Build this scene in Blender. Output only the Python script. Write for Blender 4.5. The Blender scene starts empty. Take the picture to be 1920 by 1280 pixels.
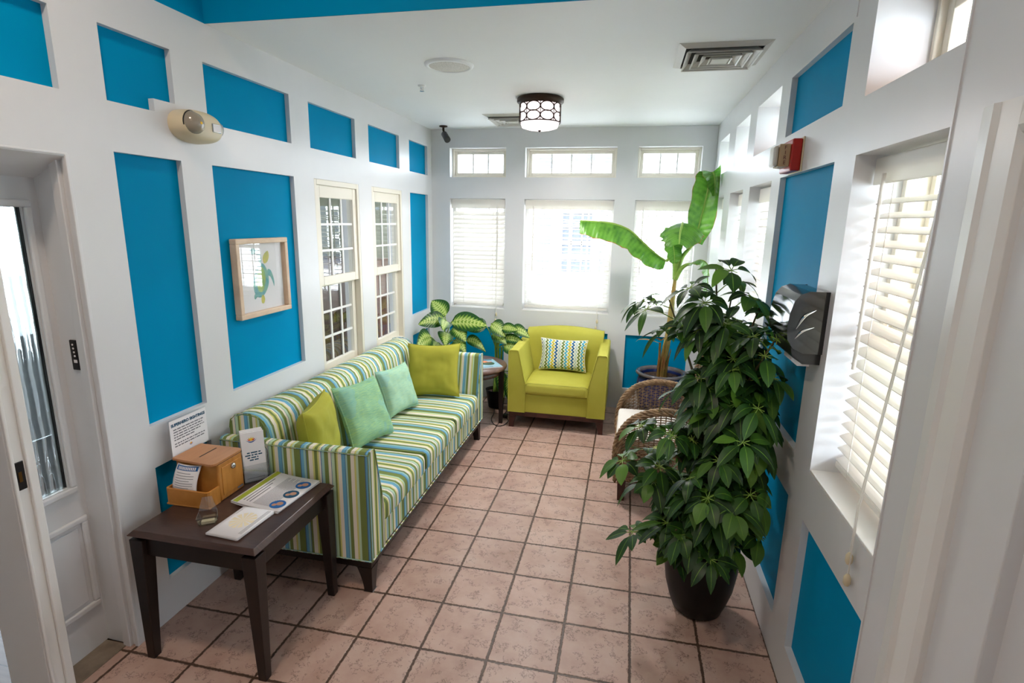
import bpy, math, random
from mathutils import Vector, Matrix, noise
S = 0.305                      # one floor tile (12 in) in metres; all builders below work in tiles
R = math.radians
scene = bpy.context.scene
COL = scene.collection
PI = math.pi

# ------------------------------------------------------------------ camera
cam_d = bpy.data.cameras.new('camera')
cam = bpy.data.objects.new('camera', cam_d)
COL.objects.link(cam)
scene.camera = cam
cam_d.sensor_fit = 'HORIZONTAL'
cam_d.sensor_width = 36.0
cam_d.lens = 1025.69 / 1920 * 36.0
cam_d.clip_start = 0.02
cam_d.clip_end = 400
_y, _p, _r = R(11.7724), R(-12.4401), R(1.0799)
_f = Vector((-math.sin(_y) * math.cos(_p), math.cos(_y) * math.cos(_p), math.sin(_p)))
_rt = Vector((math.cos(_y), math.sin(_y), 0))
_up = _rt.cross(_f)
_rr = math.cos(_r) * _rt + math.sin(_r) * _up
_uu = -math.sin(_r) * _rt + math.cos(_r) * _up
_m = Matrix((_rr, _uu, -_f)).transposed().to_4x4()
_m.translation = Vector((3.62838, -6.44089, 6.12949)) * S
cam.matrix_world = _m

# ------------------------------------------------------------------ world, light, exposure
scene.view_settings.view_transform = 'Standard'
scene.view_settings.look = 'None'
scene.view_settings.gamma = 1.0
scene.view_settings.use_curve_mapping = False
scene.view_settings.exposure = 1.46
scene.cycles.use_denoising = True
scene.cycles.max_bounces = 9
scene.cycles.diffuse_bounces = 5
scene.cycles.use_adaptive_sampling = True
scene.cycles.adaptive_threshold = 0.03
scene.cycles.transparent_max_bounces = 16
scene.cycles.sample_clamp_indirect = 6.0

SKY = 7.5
world = bpy.data.worlds.new('overcast_sky')
scene.world = world
world.use_nodes = True
wn = world.node_tree
wn.nodes.clear()
_bg = wn.nodes.new('ShaderNodeBackground')
_bg.inputs[0].default_value = (0.80, 0.895, 1.0, 1)
_bg.inputs[1].default_value = SKY
_wo = wn.nodes.new('ShaderNodeOutputWorld')
wn.links.new(_bg.outputs[0], _wo.inputs[0])


def area(name, loc, rot, sx, sy, power, color=(1, 1, 1), portal=False):
    l = bpy.data.lights.new(name, 'AREA')
    l.shape = 'RECTANGLE'
    l.size, l.size_y = sx * S, sy * S
    l.energy = power
    l.color = color
    if portal:
        l.cycles.is_portal = True
    o = bpy.data.objects.new(name, l)
    o.location = Vector(loc) * S
    o.rotation_euler = rot
    COL.objects.link(o)
    return o


FAR_Y, LX, RX, CZ = 11.6, -2.98, 5.995, 9.0
for i, (a0, a1) in enumerate(((-2.34, -0.44), (0.18, 3.07), (3.72, 5.6))):
    for j, (z0, z1) in enumerate(((3.16, 6.83), (7.5, 8.42))):
        area('daylight_portal', ((a0 + a1) / 2, FAR_Y + 1.1, (z0 + z1) / 2), (R(-90), 0, 0), a1 - a0, z1 - z0, 1, portal=True)
for i, (a0, a1) in enumerate(((-1.35, 0.495), (4.26, 6.1), (6.82, 8.45), (9.4, 11.0))):
    for j, (z0, z1) in enumerate(((3.15, 6.9), (7.5, 8.44))):
        area('daylight_portal', (RX + 1.15, (a0 + a1) / 2, (z0 + z1) / 2), (0, R(90), 0), z1 - z0, a1 - a0, 1, portal=True)


# ------------------------------------------------------------------ material helpers
def sr(r, g, b, a=1.0):
    def f(c):
        c /= 255.0
        return c / 12.92 if c <= 0.04045 else ((c + 0.055) / 1.055) ** 2.4
    return (f(r), f(g), f(b), a)


class NT:
    def __init__(s, name):
        s.m = bpy.data.materials.new(name)
        s.m.use_nodes = True
        s.t = s.m.node_tree
        s.t.nodes.clear()
        s.out = s.t.nodes.new('ShaderNodeOutputMaterial')

    def n(s, typ, **kw):
        nd = s.t.nodes.new('ShaderNode' + typ)
        for k, v in kw.items():
            if k.startswith('i_'):
                nd.inputs[k[2:].replace('_', ' ')].default_value = v
            else:
                setattr(nd, k, v)
        return nd

    def l(s, a, b):
        s.t.links.new(a, b)

    def math(s, op, a, b=None, c=None, clamp=False):
        nd = s.t.nodes.new('ShaderNodeMath')
        nd.operation = op
        nd.use_clamp = clamp
        for i, v in enumerate((a, b, c)):
            if v is None:
                continue
            if hasattr(v, 'links'):
                s.l(v, nd.inputs[i])
            else:
                nd.inputs[i].default_value = v
        return nd.outputs[0]

    def mix(s, fac, a, b, blend='MIX'):
        nd = s.t.nodes.new('ShaderNodeMix')
        nd.data_type = 'RGBA'
        nd.blend_type = blend
        for i, v in ((0, fac), (6, a), (7, b)):
            if hasattr(v, 'links'):
                s.l(v, nd.inputs[i])
            else:
                nd.inputs[i].default_value = v
        return nd.outputs[2]

    def ramp(s, fac, stops, interp='LINEAR'):
        nd = s.t.nodes.new('ShaderNodeValToRGB')
        cr = nd.color_ramp
        cr.interpolation = interp
        while len(cr.elements) < len(stops):
            cr.elements.new(0.5)
        while len(cr.elements) > len(stops):
            cr.elements.remove(cr.elements[-1])
        for i, (p, c) in enumerate(stops):
            cr.elements[i].position = p
            cr.elements[i].color = c
        s.l(fac, nd.inputs[0])
        return nd.outputs[0]

    def noise(s, vec, scale, detail=3, rough=0.5):
        nd = s.n('TexNoise')
        nd.inputs['Scale'].default_value = scale
        nd.inputs['Detail'].default_value = detail
        nd.inputs['Roughness'].default_value = rough
        if vec is not None:
            s.l(vec, nd.inputs['Vector'])
        return nd.outputs['Fac']

    def objco(s):
        return s.n('TexCoord').outputs['Object']

    def bsdf(s, color, rough=0.5, metal=0.0, spec=0.5, bump=None, bstr=0.3, bdist=0.01, trans=None, **kw):
        b = s.n('BsdfPrincipled')
        if hasattr(color, 'links'):
            s.l(color, b.inputs['Base Color'])
        else:
            b.inputs['Base Color'].default_value = color
        if hasattr(rough, 'links'):
            s.l(rough, b.inputs['Roughness'])
        else:
            b.inputs['Roughness'].default_value = rough
        b.inputs['Metallic'].default_value = metal
        b.inputs['Specular IOR Level'].default_value = spec
        for k, v in kw.items():
            b.inputs[k.replace('_', ' ')].default_value = v
        if bump is not None:
            bn = s.n('Bump')
            bn.inputs['Strength'].default_value = bstr
            bn.inputs['Distance'].default_value = bdist
            s.l(bump, bn.inputs['Height'])
            s.l(bn.outputs[0], b.inputs['Normal'])
        sh = b.outputs[0]
        if trans:
            t = s.n('BsdfTranslucent')
            if hasattr(color, 'links'):
                s.l(color, t.inputs[0])
            else:
                t.inputs[0].default_value = color
            mx = s.n('MixShader')
            mx.inputs[0].default_value = trans
            s.l(sh, mx.inputs[1])
            s.l(t.outputs[0], mx.inputs[2])
            sh = mx.outputs[0]
        s.l(sh, s.out.inputs[0])
        return s.m


def plain(name, c, rough=0.5, metal=0.0, spec=0.5, **kw):
    return NT(name).bsdf(c, rough, metal, spec, **kw)


def noisy(name, c1, c2, scale=8, rough=0.5, bstr=0.15, bdist=0.004, bscale=60, spec=0.5, trans=None, stretch=None, metal=0.0):
    t = NT(name)
    v = t.objco()
    vv = v
    if stretch:
        mp = t.n('Mapping')
        mp.inputs['Scale'].default_value = stretch
        t.l(v, mp.inputs[0])
        vv = mp.outputs[0]
    f = t.noise(vv, scale, 4, 0.6)
    col = t.ramp(f, [(0.3, c1), (0.7, c2)])
    return t.bsdf(col, rough, metal, spec, bump=t.noise(vv, bscale, 2), bstr=bstr, bdist=bdist, trans=trans)


M = {}
M['white'] = noisy('white_paint', sr(216, 217, 219), sr(222, 223, 225), 1.5, 0.32, 0.06, 0.002, 14)
M['ceil'] = noisy('ceiling_paint', sr(240, 243, 245), sr(244, 247, 249), 1.2, 0.6, 0.05, 0.002, 30)
M['blue'] = noisy('blue_paint', sr(0, 136, 182), sr(0, 144, 190), 1.3, 0.45, 0.05, 0.002, 18, spec=0.02)
M['cream'] = plain('cream_window_paint', sr(228, 222, 208), 0.4)
M['trimwhite'] = plain('white_trim_paint', sr(232, 231, 228), 0.28)
M['darkwood'] = noisy('espresso_wood', sr(16, 8, 6), sr(32, 17, 13), 14, 0.38, 0.1, 0.002, 80, stretch=(1, 8, 1))
M['redwood'] = noisy('dark_walnut', sr(48, 22, 16), sr(80, 42, 32), 14, 0.35, 0.1, 0.002, 80, stretch=(1, 8, 1))
M['tabletop'] = noisy('walnut_table_top', sr(84, 60, 50), sr(116, 86, 74), 10, 0.3, 0.06, 0.002, 80, stretch=(8, 1, 1))
M['black'] = plain('black_plastic', sr(14, 14, 16), 0.3)
M['gloss_black'] = plain('smoked_black_plastic', sr(10, 11, 13), 0.08, spec=0.8)
M['chrome'] = plain('chrome', sr(200, 200, 200), 0.15, 1.0)
M['bronze'] = plain('oil_rubbed_bronze', sr(58, 42, 34), 0.4, 0.7)
M['brass'] = plain('aged_brass', sr(120, 90, 50), 0.35, 1.0)
M['alu'] = plain('diffuser_metal', sr(200, 198, 192), 0.4)
M['dark'] = plain('dark_void', sr(28, 28, 28), 0.8)
M['paper'] = plain('white_paper', sr(236, 234, 236), 0.7)
M['papercream'] = plain('cream_paper', sr(240, 228, 190), 0.7)
M['ink'] = plain('grey_print', sr(110, 110, 118), 0.7)
M['navyink'] = plain('teal_print', sr(20, 78, 108), 0.7)
M['blueink'] = plain('blue_print', sr(25, 95, 160), 0.7)
M['oliveink'] = plain('olive_print', sr(150, 160, 40), 0.7)
M['yellow'] = plain('yellow_print', sr(240, 190, 30), 0.6)
M['redink'] = plain('red_print', sr(210, 60, 40), 0.6)
M['firered'] = plain('red_enamel', sr(170, 22, 12), 0.3)
M['beige'] = plain('beige_plastic', sr(214, 200, 168), 0.4)
M['tan'] = plain('tan_plastic', sr(176, 148, 112), 0.45)
M['bamboo'] = noisy('bamboo_wood', sr(176, 112, 42), sr(204, 140, 66), 7, 0.38, 0.06, 0.002, 60, stretch=(1, 6, 1))
M['bamboo_dark'] = noisy('bamboo_lid', sr(176, 120, 74), sr(190, 132, 84), 7, 0.32, 0.05, 0.002, 60, stretch=(6, 1, 1))
M['framewood'] = noisy('pale_oak_frame', sr(206, 178, 150), sr(226, 202, 176), 9, 0.5, 0.08, 0.002, 60)
M['soil'] = noisy('potting_soil', sr(40, 26, 18), sr(78, 52, 36), 30, 0.95, 0.8, 0.02, 40)
M['blackpot'] = plain('black_glazed_pot', sr(8, 8, 9), 0.45, spec=0.3)
M['wicker'] = noisy('wicker', sr(100, 76, 52), sr(172, 140, 104), 26, 0.55, 0.3, 0.003, 120)
M['cushion_white'] = noisy('white_canvas', sr(226, 222, 214), sr(236, 232, 226), 5, 0.85, 0.2, 0.002, 250)
M['lime'] = noisy('lime_upholstery', sr(176, 172, 60), sr(188, 184, 74), 3, 0.85, 0.25, 0.002, 400)
M['limepillow'] = noisy('lime_linen', sr(160, 158, 46), sr(174, 172, 60), 3, 0.9, 0.3, 0.002, 300)
M['blind'] = plain('blind_slat', sr(242, 239, 233), 0.4, trans=0.3)
M['wood_out'] = noisy('cedar_soffit', sr(190, 120, 84), sr(214, 150, 112), 3, 0.6, 0.1, 0.003, 30, stretch=(1, 12, 1))
M['siding'] = None
M['ground_out'] = noisy('pale_paving', sr(196, 194, 186), sr(214, 212, 205), 0.6, 0.9, 0.1, 0.01, 10)
M['bush'] = noisy('outdoor_foliage', sr(70, 110, 30), sr(150, 180, 70), 4, 0.8, 0.5, 0.05, 9)
M['threshold'] = noisy('worn_threshold', sr(118, 104, 90), sr(150, 136, 118), 12, 0.5, 0.2, 0.003, 60)


def mat_glass(name='window_glass', tint=(1, 1, 1, 1), rmix=1.0):
    t = NT(name)
    fr = t.n('Fresnel')
    g = t.n('NewGeometry')
    t.l(t.math('ADD', 1.45, t.math('MULTIPLY', g.outputs['Backfacing'], 1 / 1.45 - 1.45)), fr.inputs[0])
    tr = t.n('BsdfTransparent')
    tr.inputs[0].default_value = tint
    gl = t.n('BsdfGlossy')
    gl.inputs['Roughness'].default_value = 0.01
    mx = t.n('MixShader')
    t.l(t.math('MULTIPLY', fr.outputs[0], rmix, clamp=True), mx.inputs[0])
    t.l(tr.outputs[0], mx.inputs[1])
    t.l(gl.outputs[0], mx.inputs[2])
    t.l(mx.outputs[0], t.out.inputs[0])
    return t.m


M['glass'] = mat_glass()
M['glass_in'] = mat_glass('interior_window_glass', (0.9, 0.93, 0.92, 1), 2.2)
M['glass_pic'] = mat_glass('picture_glass', (1, 1, 1, 1), 1.6)
M['acrylic'] = mat_glass('clear_acrylic', (0.975, 0.985, 0.99, 1), 1.0)


def mat_bevel_glass():
    t = NT('fluted_bevelled_glass')
    g = t.n('BsdfGlass')
    g.inputs['Roughness'].default_value = 0.02
    g.inputs['IOR'].default_value = 1.35
    g.inputs[0].default_value = (0.93, 0.97, 0.97, 1)
    tr = t.n('BsdfTransparent')
    tr.inputs[0].default_value = (0.8, 0.86, 0.86, 1)
    w = t.n('TexWave')
    w.bands_direction = 'Y'
    w.inputs['Scale'].default_value = 9
    w.inputs['Distortion'].default_value = 1.2
    t.l(t.objco(), w.inputs['Vector'])
    bn = t.n('Bump')
    bn.inputs['Strength'].default_value = 1.0
    bn.inputs['Distance'].default_value = 0.02
    t.l(w.outputs['Fac'], bn.inputs['Height'])
    t.l(bn.outputs[0], g.inputs['Normal'])
    mx = t.n('MixShader')
    mx.inputs[0].default_value = 0.35
    t.l(g.outputs[0], mx.inputs[1])
    t.l(tr.outputs[0], mx.inputs[2])
    t.l(mx.outputs[0], t.out.inputs[0])
    return t.m


M['fluted'] = mat_bevel_glass()
M['acrylic2'] = mat_glass('scuffed_acrylic', (0.9, 0.92, 0.93, 1), 3.5)


def mat_floor():
    t = NT('ceramic_floor_tile')
    geo = t.n('NewGeometry')
    sc = t.n('VectorMath', operation='SCALE')
    sc.inputs['Scale'].default_value = 1 / S
    t.l(geo.outputs['Position'], sc.inputs[0])
    P = sc.outputs[0]
    sep = t.n('SeparateXYZ')
    t.l(P, sep.inputs[0])
    wob = t.math('MULTIPLY', t.math('SUBTRACT', t.noise(P, 26, 2), 0.5), 0.035)

    def edge(c):
        fr = t.math('FRACT', t.math('ADD', c, 100.0))
        return t.math('MINIMUM', fr, t.math('SUBTRACT', 1.0, fr))
    e = t.math('ADD', t.math('MINIMUM', edge(sep.outputs[0]), edge(sep.outputs[1])), wob)
    mr = t.n('MapRange')
    t.l(e, mr.inputs[0])
    mr.inputs[1].default_value = 0.014
    mr.inputs[2].default_value = 0.026
    tile = mr.outputs[0]
    # each tile its own shade
    fl = t.n('VectorMath', operation='FLOOR')
    t.l(P, fl.inputs[0])
    wn_ = t.n('TexWhiteNoise')
    t.l(fl.outputs[0], wn_.inputs['Vector'])
    col = t.ramp(t.noise(P, 1.4, 5, 0.6), [(0.3, sr(178, 143, 128)), (0.52, sr(196, 164, 150)), (0.75, sr(206, 180, 166))])
    hs = t.n('HueSaturation')
    t.l(col, hs.inputs['Color'])
    t.l(t.math('ADD', t.math('MULTIPLY', wn_.outputs['Value'], 0.12), 0.94), hs.inputs['Value'])
    # thin worm-like dark pits
    n1 = t.noise(P, 9, 4, 0.7)
    vein = t.math('LESS_THAN', t.math('ABSOLUTE', t.math('SUBTRACT', n1, 0.5)), 0.016)
    mask = t.math('GREATER_THAN', t.noise(P, 5.0, 2), 0.53)
    pits = t.math('MULTIPLY', vein, mask)
    c2 = t.mix(t.math('MULTIPLY', pits, 0.65), hs.outputs[0], sr(96, 74, 66))
    c3 = t.mix(tile, sr(86, 66, 54), c2)
    h = t.math('SUBTRACT', tile, t.math('MULTIPLY', pits, 0.4))
    rg = t.math('ADD', t.math('MULTIPLY', t.noise(P, 3, 3), 0.2), 0.32)
    return t.bsdf(c3, rg, bump=h, bstr=0.5, bdist=0.004, spec=0.4)


M['floor'] = mat_floor()


def mat_planks(name, c1, c2, axis=0, w=0.4):
    t = NT(name)
    geo = t.n('NewGeometry')
    sep = t.n('SeparateXYZ')
    t.l(geo.outputs['Position'], sep.inputs[0])
    c = t.math('DIVIDE', sep.outputs[axis], w * S)
    fl = t.math('FLOOR', c)
    wn_ = t.n('TexWhiteNoise', noise_dimensions='1D')
    t.l(fl, wn_.inputs['W'])
    fr = t.math('FRACT', t.math('ADD', c, 100.0))
    line = t.math('GREATER_THAN', fr, 0.04)
    mp = t.n('Mapping')
    sc = [1.5, 1.5, 1.5]
    sc[axis] = 14
    mp.inputs['Scale'].default_value = sc
    t.l(geo.outputs['Position'], mp.inputs[0])
    f = t.math('ADD', t.math('MULTIPLY', wn_.outputs['Value'], 0.5), t.math('MULTIPLY', t.noise(mp.outputs[0], 4, 4), 0.5))
    col = t.mix(line, sr(20, 14, 10), t.ramp(f, [(0.2, c1), (0.8, c2)]))
    return t.bsdf(col, 0.4, bump=line, bstr=0.3, bdist=0.002)


M['woodfloor'] = mat_planks('dark_plank_floor', sr(58, 42, 34), sr(104, 82, 68), 1, 0.4)
M['siding'] = mat_planks('white_clapboard', sr(236, 236, 236), sr(244, 244, 244), 2, 0.5)

OL, CR, YE, SK, AQ, NV, MI = (sr(122, 138, 78), sr(232, 226, 210), sr(208, 206, 124), sr(112, 172, 202), sr(164, 202, 194), sr(74, 108, 152), sr(188, 214, 184))
STR = [(OL, 9), (NV, 1.2), (SK, 5), (AQ, 4), (NV, 1), (OL, 4), (CR, 7), (YE, 3), (OL, 5), (YE, 3.5), (CR, 3), (NV, 1), (AQ, 5), (OL, 7), (CR, 5), (NV, 1),
       (MI, 5), (OL, 3), (YE, 3), (CR, 6), (SK, 6), (NV, 1), (AQ, 3), (OL, 6), (CR, 6), (YE, 3), (MI, 4), (OL, 2)]


def mat_stripe(name, mode, period=1.13, off=0.0):
    """mode 'y': bands across the length; 'arm': bands along X on the sides, along Y on the front face"""
    t = NT(name)
    sep = t.n('SeparateXYZ')
    t.l(t.objco(), sep.inputs[0])
    if mode == 'y':
        g = t.n('NewGeometry')
        s2 = t.n('SeparateXYZ')
        t.l(g.outputs['True Normal'], s2.inputs[0])
        k = t.math('GREATER_THAN', t.math('ABSOLUTE', s2.outputs[1]), 0.9)
        c = t.math('ADD', t.math('MULTIPLY', sep.outputs[0], k), t.math('MULTIPLY', sep.outputs[1], t.math('SUBTRACT', 1.0, k)))
    else:
        g = t.n('NewGeometry')
        s2 = t.n('SeparateXYZ')
        t.l(g.outputs['Normal'], s2.inputs[0])
        k = t.math('GREATER_THAN', t.math('ABSOLUTE', s2.outputs[0]), 0.75)
        c = t.math('ADD', t.math('MULTIPLY', sep.outputs[1], k), t.math('MULTIPLY', sep.outputs[0], t.math('SUBTRACT', 1.0, k)))
    c = t.math('FRACT', t.math('ADD', t.math('DIVIDE', c, period * S), 50 + off))
    tot = sum(w for _, w in STR)
    stops, a = [], 0
    for col, w in STR:
        stops.append((a / tot, col))
        a += w
    col = t.ramp(c, stops, 'CONSTANT')
    return t.bsdf(col, 0.85, bump=t.noise(t.objco(), 400, 2), bstr=0.2, bdist=0.001, spec=0.2)


M['stripe_y'] = mat_stripe('striped_upholstery', 'y')
M['stripe_arm'] = mat_stripe('striped_upholstery_arm', 'arm', off=0.3)


def mat_mint(name, c1, c2, c3):
    t = NT(name)
    v = t.objco()
    mp = t.n('Mapping')
    mp.inputs['Scale'].default_value = (6, 6, 120)
    t.l(v, mp.inputs[0])
    f = t.noise(mp.outputs[0], 3, 3, 0.6)
    big = t.noise(v, 5, 2)
    col = t.ramp(f, [(0.35, c1), (0.5, c2), (0.66, c3)])
    col = t.mix(t.math('MULTIPLY', t.math('GREATER_THAN', big, 0.55), 0.25), col, sr(120, 180, 200))
    return t.bsdf(col, 0.9, bump=t.noise(v, 300, 2), bstr=0.3, bdist=0.001, spec=0.2)


M['mint'] = mat_mint('mint_slub_fabric', sr(122, 172, 134), sr(146, 190, 152), sr(166, 200, 130))
M['mint2'] = mat_mint('pale_mint_slub_fabric', sr(150, 196, 168), sr(168, 208, 182), sr(184, 212, 160))


def mat_lumbar():
    t = NT('scalloped_stripe_fabric')
    uv = t.n('UVMap')
    sep = t.n('SeparateXYZ')
    t.l(uv.outputs[0], sep.inputs[0])
    w = t.math('MULTIPLY', t.math('ABSOLUTE', t.math('SUBTRACT', t.math('FRACT', t.math('MULTIPLY', sep.outputs[1], 9.0)), 0.5)), 0.09)
    u = t.math('ADD', sep.outputs[0], w)
    c = t.math('MULTIPLY', u, 14.0)
    k = t.math('FRACT', t.math('MULTIPLY', t.math('FLOOR', c), 0.2))
    base = t.ramp(t.math('ADD', k, 0.01), [(0, sr(24, 92, 140)), (0.2, sr(176, 196, 190)), (0.4, sr(96, 122, 56)), (0.6, sr(70, 166, 196)), (0.8, sr(196, 182, 50))], 'CONSTANT')
    fr = t.math('FRACT', c)
    white = t.math('GREATER_THAN', fr, 0.62)
    col = t.mix(white, base, sr(232, 230, 216))
    return t.bsdf(col, 0.9, bump=t.noise(t.objco(), 300, 2), bstr=0.2, bdist=0.001, spec=0.2)


M['lumbar'] = mat_lumbar()


def mat_leaf(name, dark, mid, pale, vein=0.0, mode='plain', trans=0.35, rough=0.35):
    """leaf UV: u across (0..1, midrib .5), v along"""
    t = NT(name)
    uv = t.n('UVMap')
    sep = t.n('SeparateXYZ')
    t.l(uv.outputs[0], sep.inputs[0])
    au = t.math('MULTIPLY', t.math('ABSOLUTE', t.math('SUBTRACT', sep.outputs[0], 0.5)), 2.0)
    v = sep.outputs[1]
    nz = t.noise(t.objco(), 14, 3)
    if mode == 'variegated':
        w = t.math('SINE', t.math('MULTIPLY', t.math('SUBTRACT', v, t.math('MULTIPLY', au, 0.22)), 62.0))
        k = t.math('ADD', t.math('ADD', au, t.math('MULTIPLY', w, 0.13)), t.math('MULTIPLY', t.math('SUBTRACT', nz, 0.5), 0.5))
        col = t.ramp(k, [(0.03, mid), (0.1, pale), (0.5, mid), (0.66, dark)])
        h = w
    elif mode == 'banana':
        w = t.math('SINE', t.math('MULTIPLY', t.math('SUBTRACT', v, t.math('MULTIPLY', au, 0.05)), 150.0))
        k = t.math('ADD', nz, t.math('MULTIPLY', w, 0.05))
        col = t.ramp(k, [(0.3, dark), (0.6, mid)])
        col = t.mix(t.math('LESS_THAN', au, 0.05), col, pale)
        edge = t.math('GREATER_THAN', t.math('ADD', au, t.math('MULTIPLY', nz, 0.16)), 1.06)
        col = t.mix(edge, col, sr(150, 100, 40))
        h = w
    else:
        oi = t.n('ObjectInfo')
        g = t.n('NewGeometry')
        rnd = g.outputs['Random Per Island']
        col = t.ramp(rnd, [(0.0, dark), (0.75, mid), (0.97, pale)])
        col = t.mix(t.math('LESS_THAN', au, 0.07), col, pale)
        h = au
    return t.bsdf(col, rough, bump=h, bstr=0.25, bdist=0.003, trans=trans, spec=0.5)


M['schef'] = mat_leaf('umbrella_plant_leaf', sr(30, 60, 27), sr(54, 98, 36), sr(104, 150, 50), trans=0.3, rough=0.42)
M['schef_new'] = plain('new_yellow_shoot', sr(176, 190, 50), 0.5)
M['dieff'] = mat_leaf('dumb_cane_leaf', sr(30, 84, 30), sr(120, 160, 50), sr(220, 232, 140), mode='variegated')
M['banana'] = mat_leaf('banana_leaf', sr(62, 116, 34), sr(100, 154, 54), sr(180, 204, 116), mode='banana', trans=0.35)
M['deadleaf'] = noisy('withered_leaf', sr(150, 140, 60), sr(150, 90, 50), 8, 0.7, trans=0.3)
M['petiole'] = noisy('green_stalk', sr(110, 150, 50), sr(150, 180, 80), 9, 0.5)
M['brownstem'] = noisy('woody_stem', sr(74, 66, 38), sr(104, 96, 56), 12, 0.7)
M['pseudo'] = noisy('banana_trunk', sr(110, 120, 50), sr(176, 140, 80), 5, 0.6, stretch=(8, 8, 1))


def mat_bluepot():
    t = NT('cobalt_glazed_ceramic')
    sep = t.n('SeparateXYZ')
    t.l(t.objco(), sep.inputs[0])
    f = t.noise(t.objco(), 6, 3)
    rim = t.math('GREATER_THAN', t.math('ADD', sep.outputs[2], t.math('MULTIPLY', f, 0.02)), 1.63 * S + 0.01)
    col = t.mix(rim, t.ramp(f, [(0.3, sr(12, 24, 74)), (0.7, sr(26, 48, 120))]), sr(98, 92, 96))
    return t.bsdf(col, 0.15)


M['bluepot'] = mat_bluepot()


def emis(name, c, strength, diffuse=None):
    t = NT(name)
    e = t.n('Emission')
    e.inputs[0].default_value = c
    e.inputs[1].default_value = strength
    t.l(e.outputs[0], t.out.inputs[0])
    return t.m


M['lampglow'] = emis('lit_lamp_shade', (1.0, 0.84, 0.84, 1), 0.75)


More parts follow.
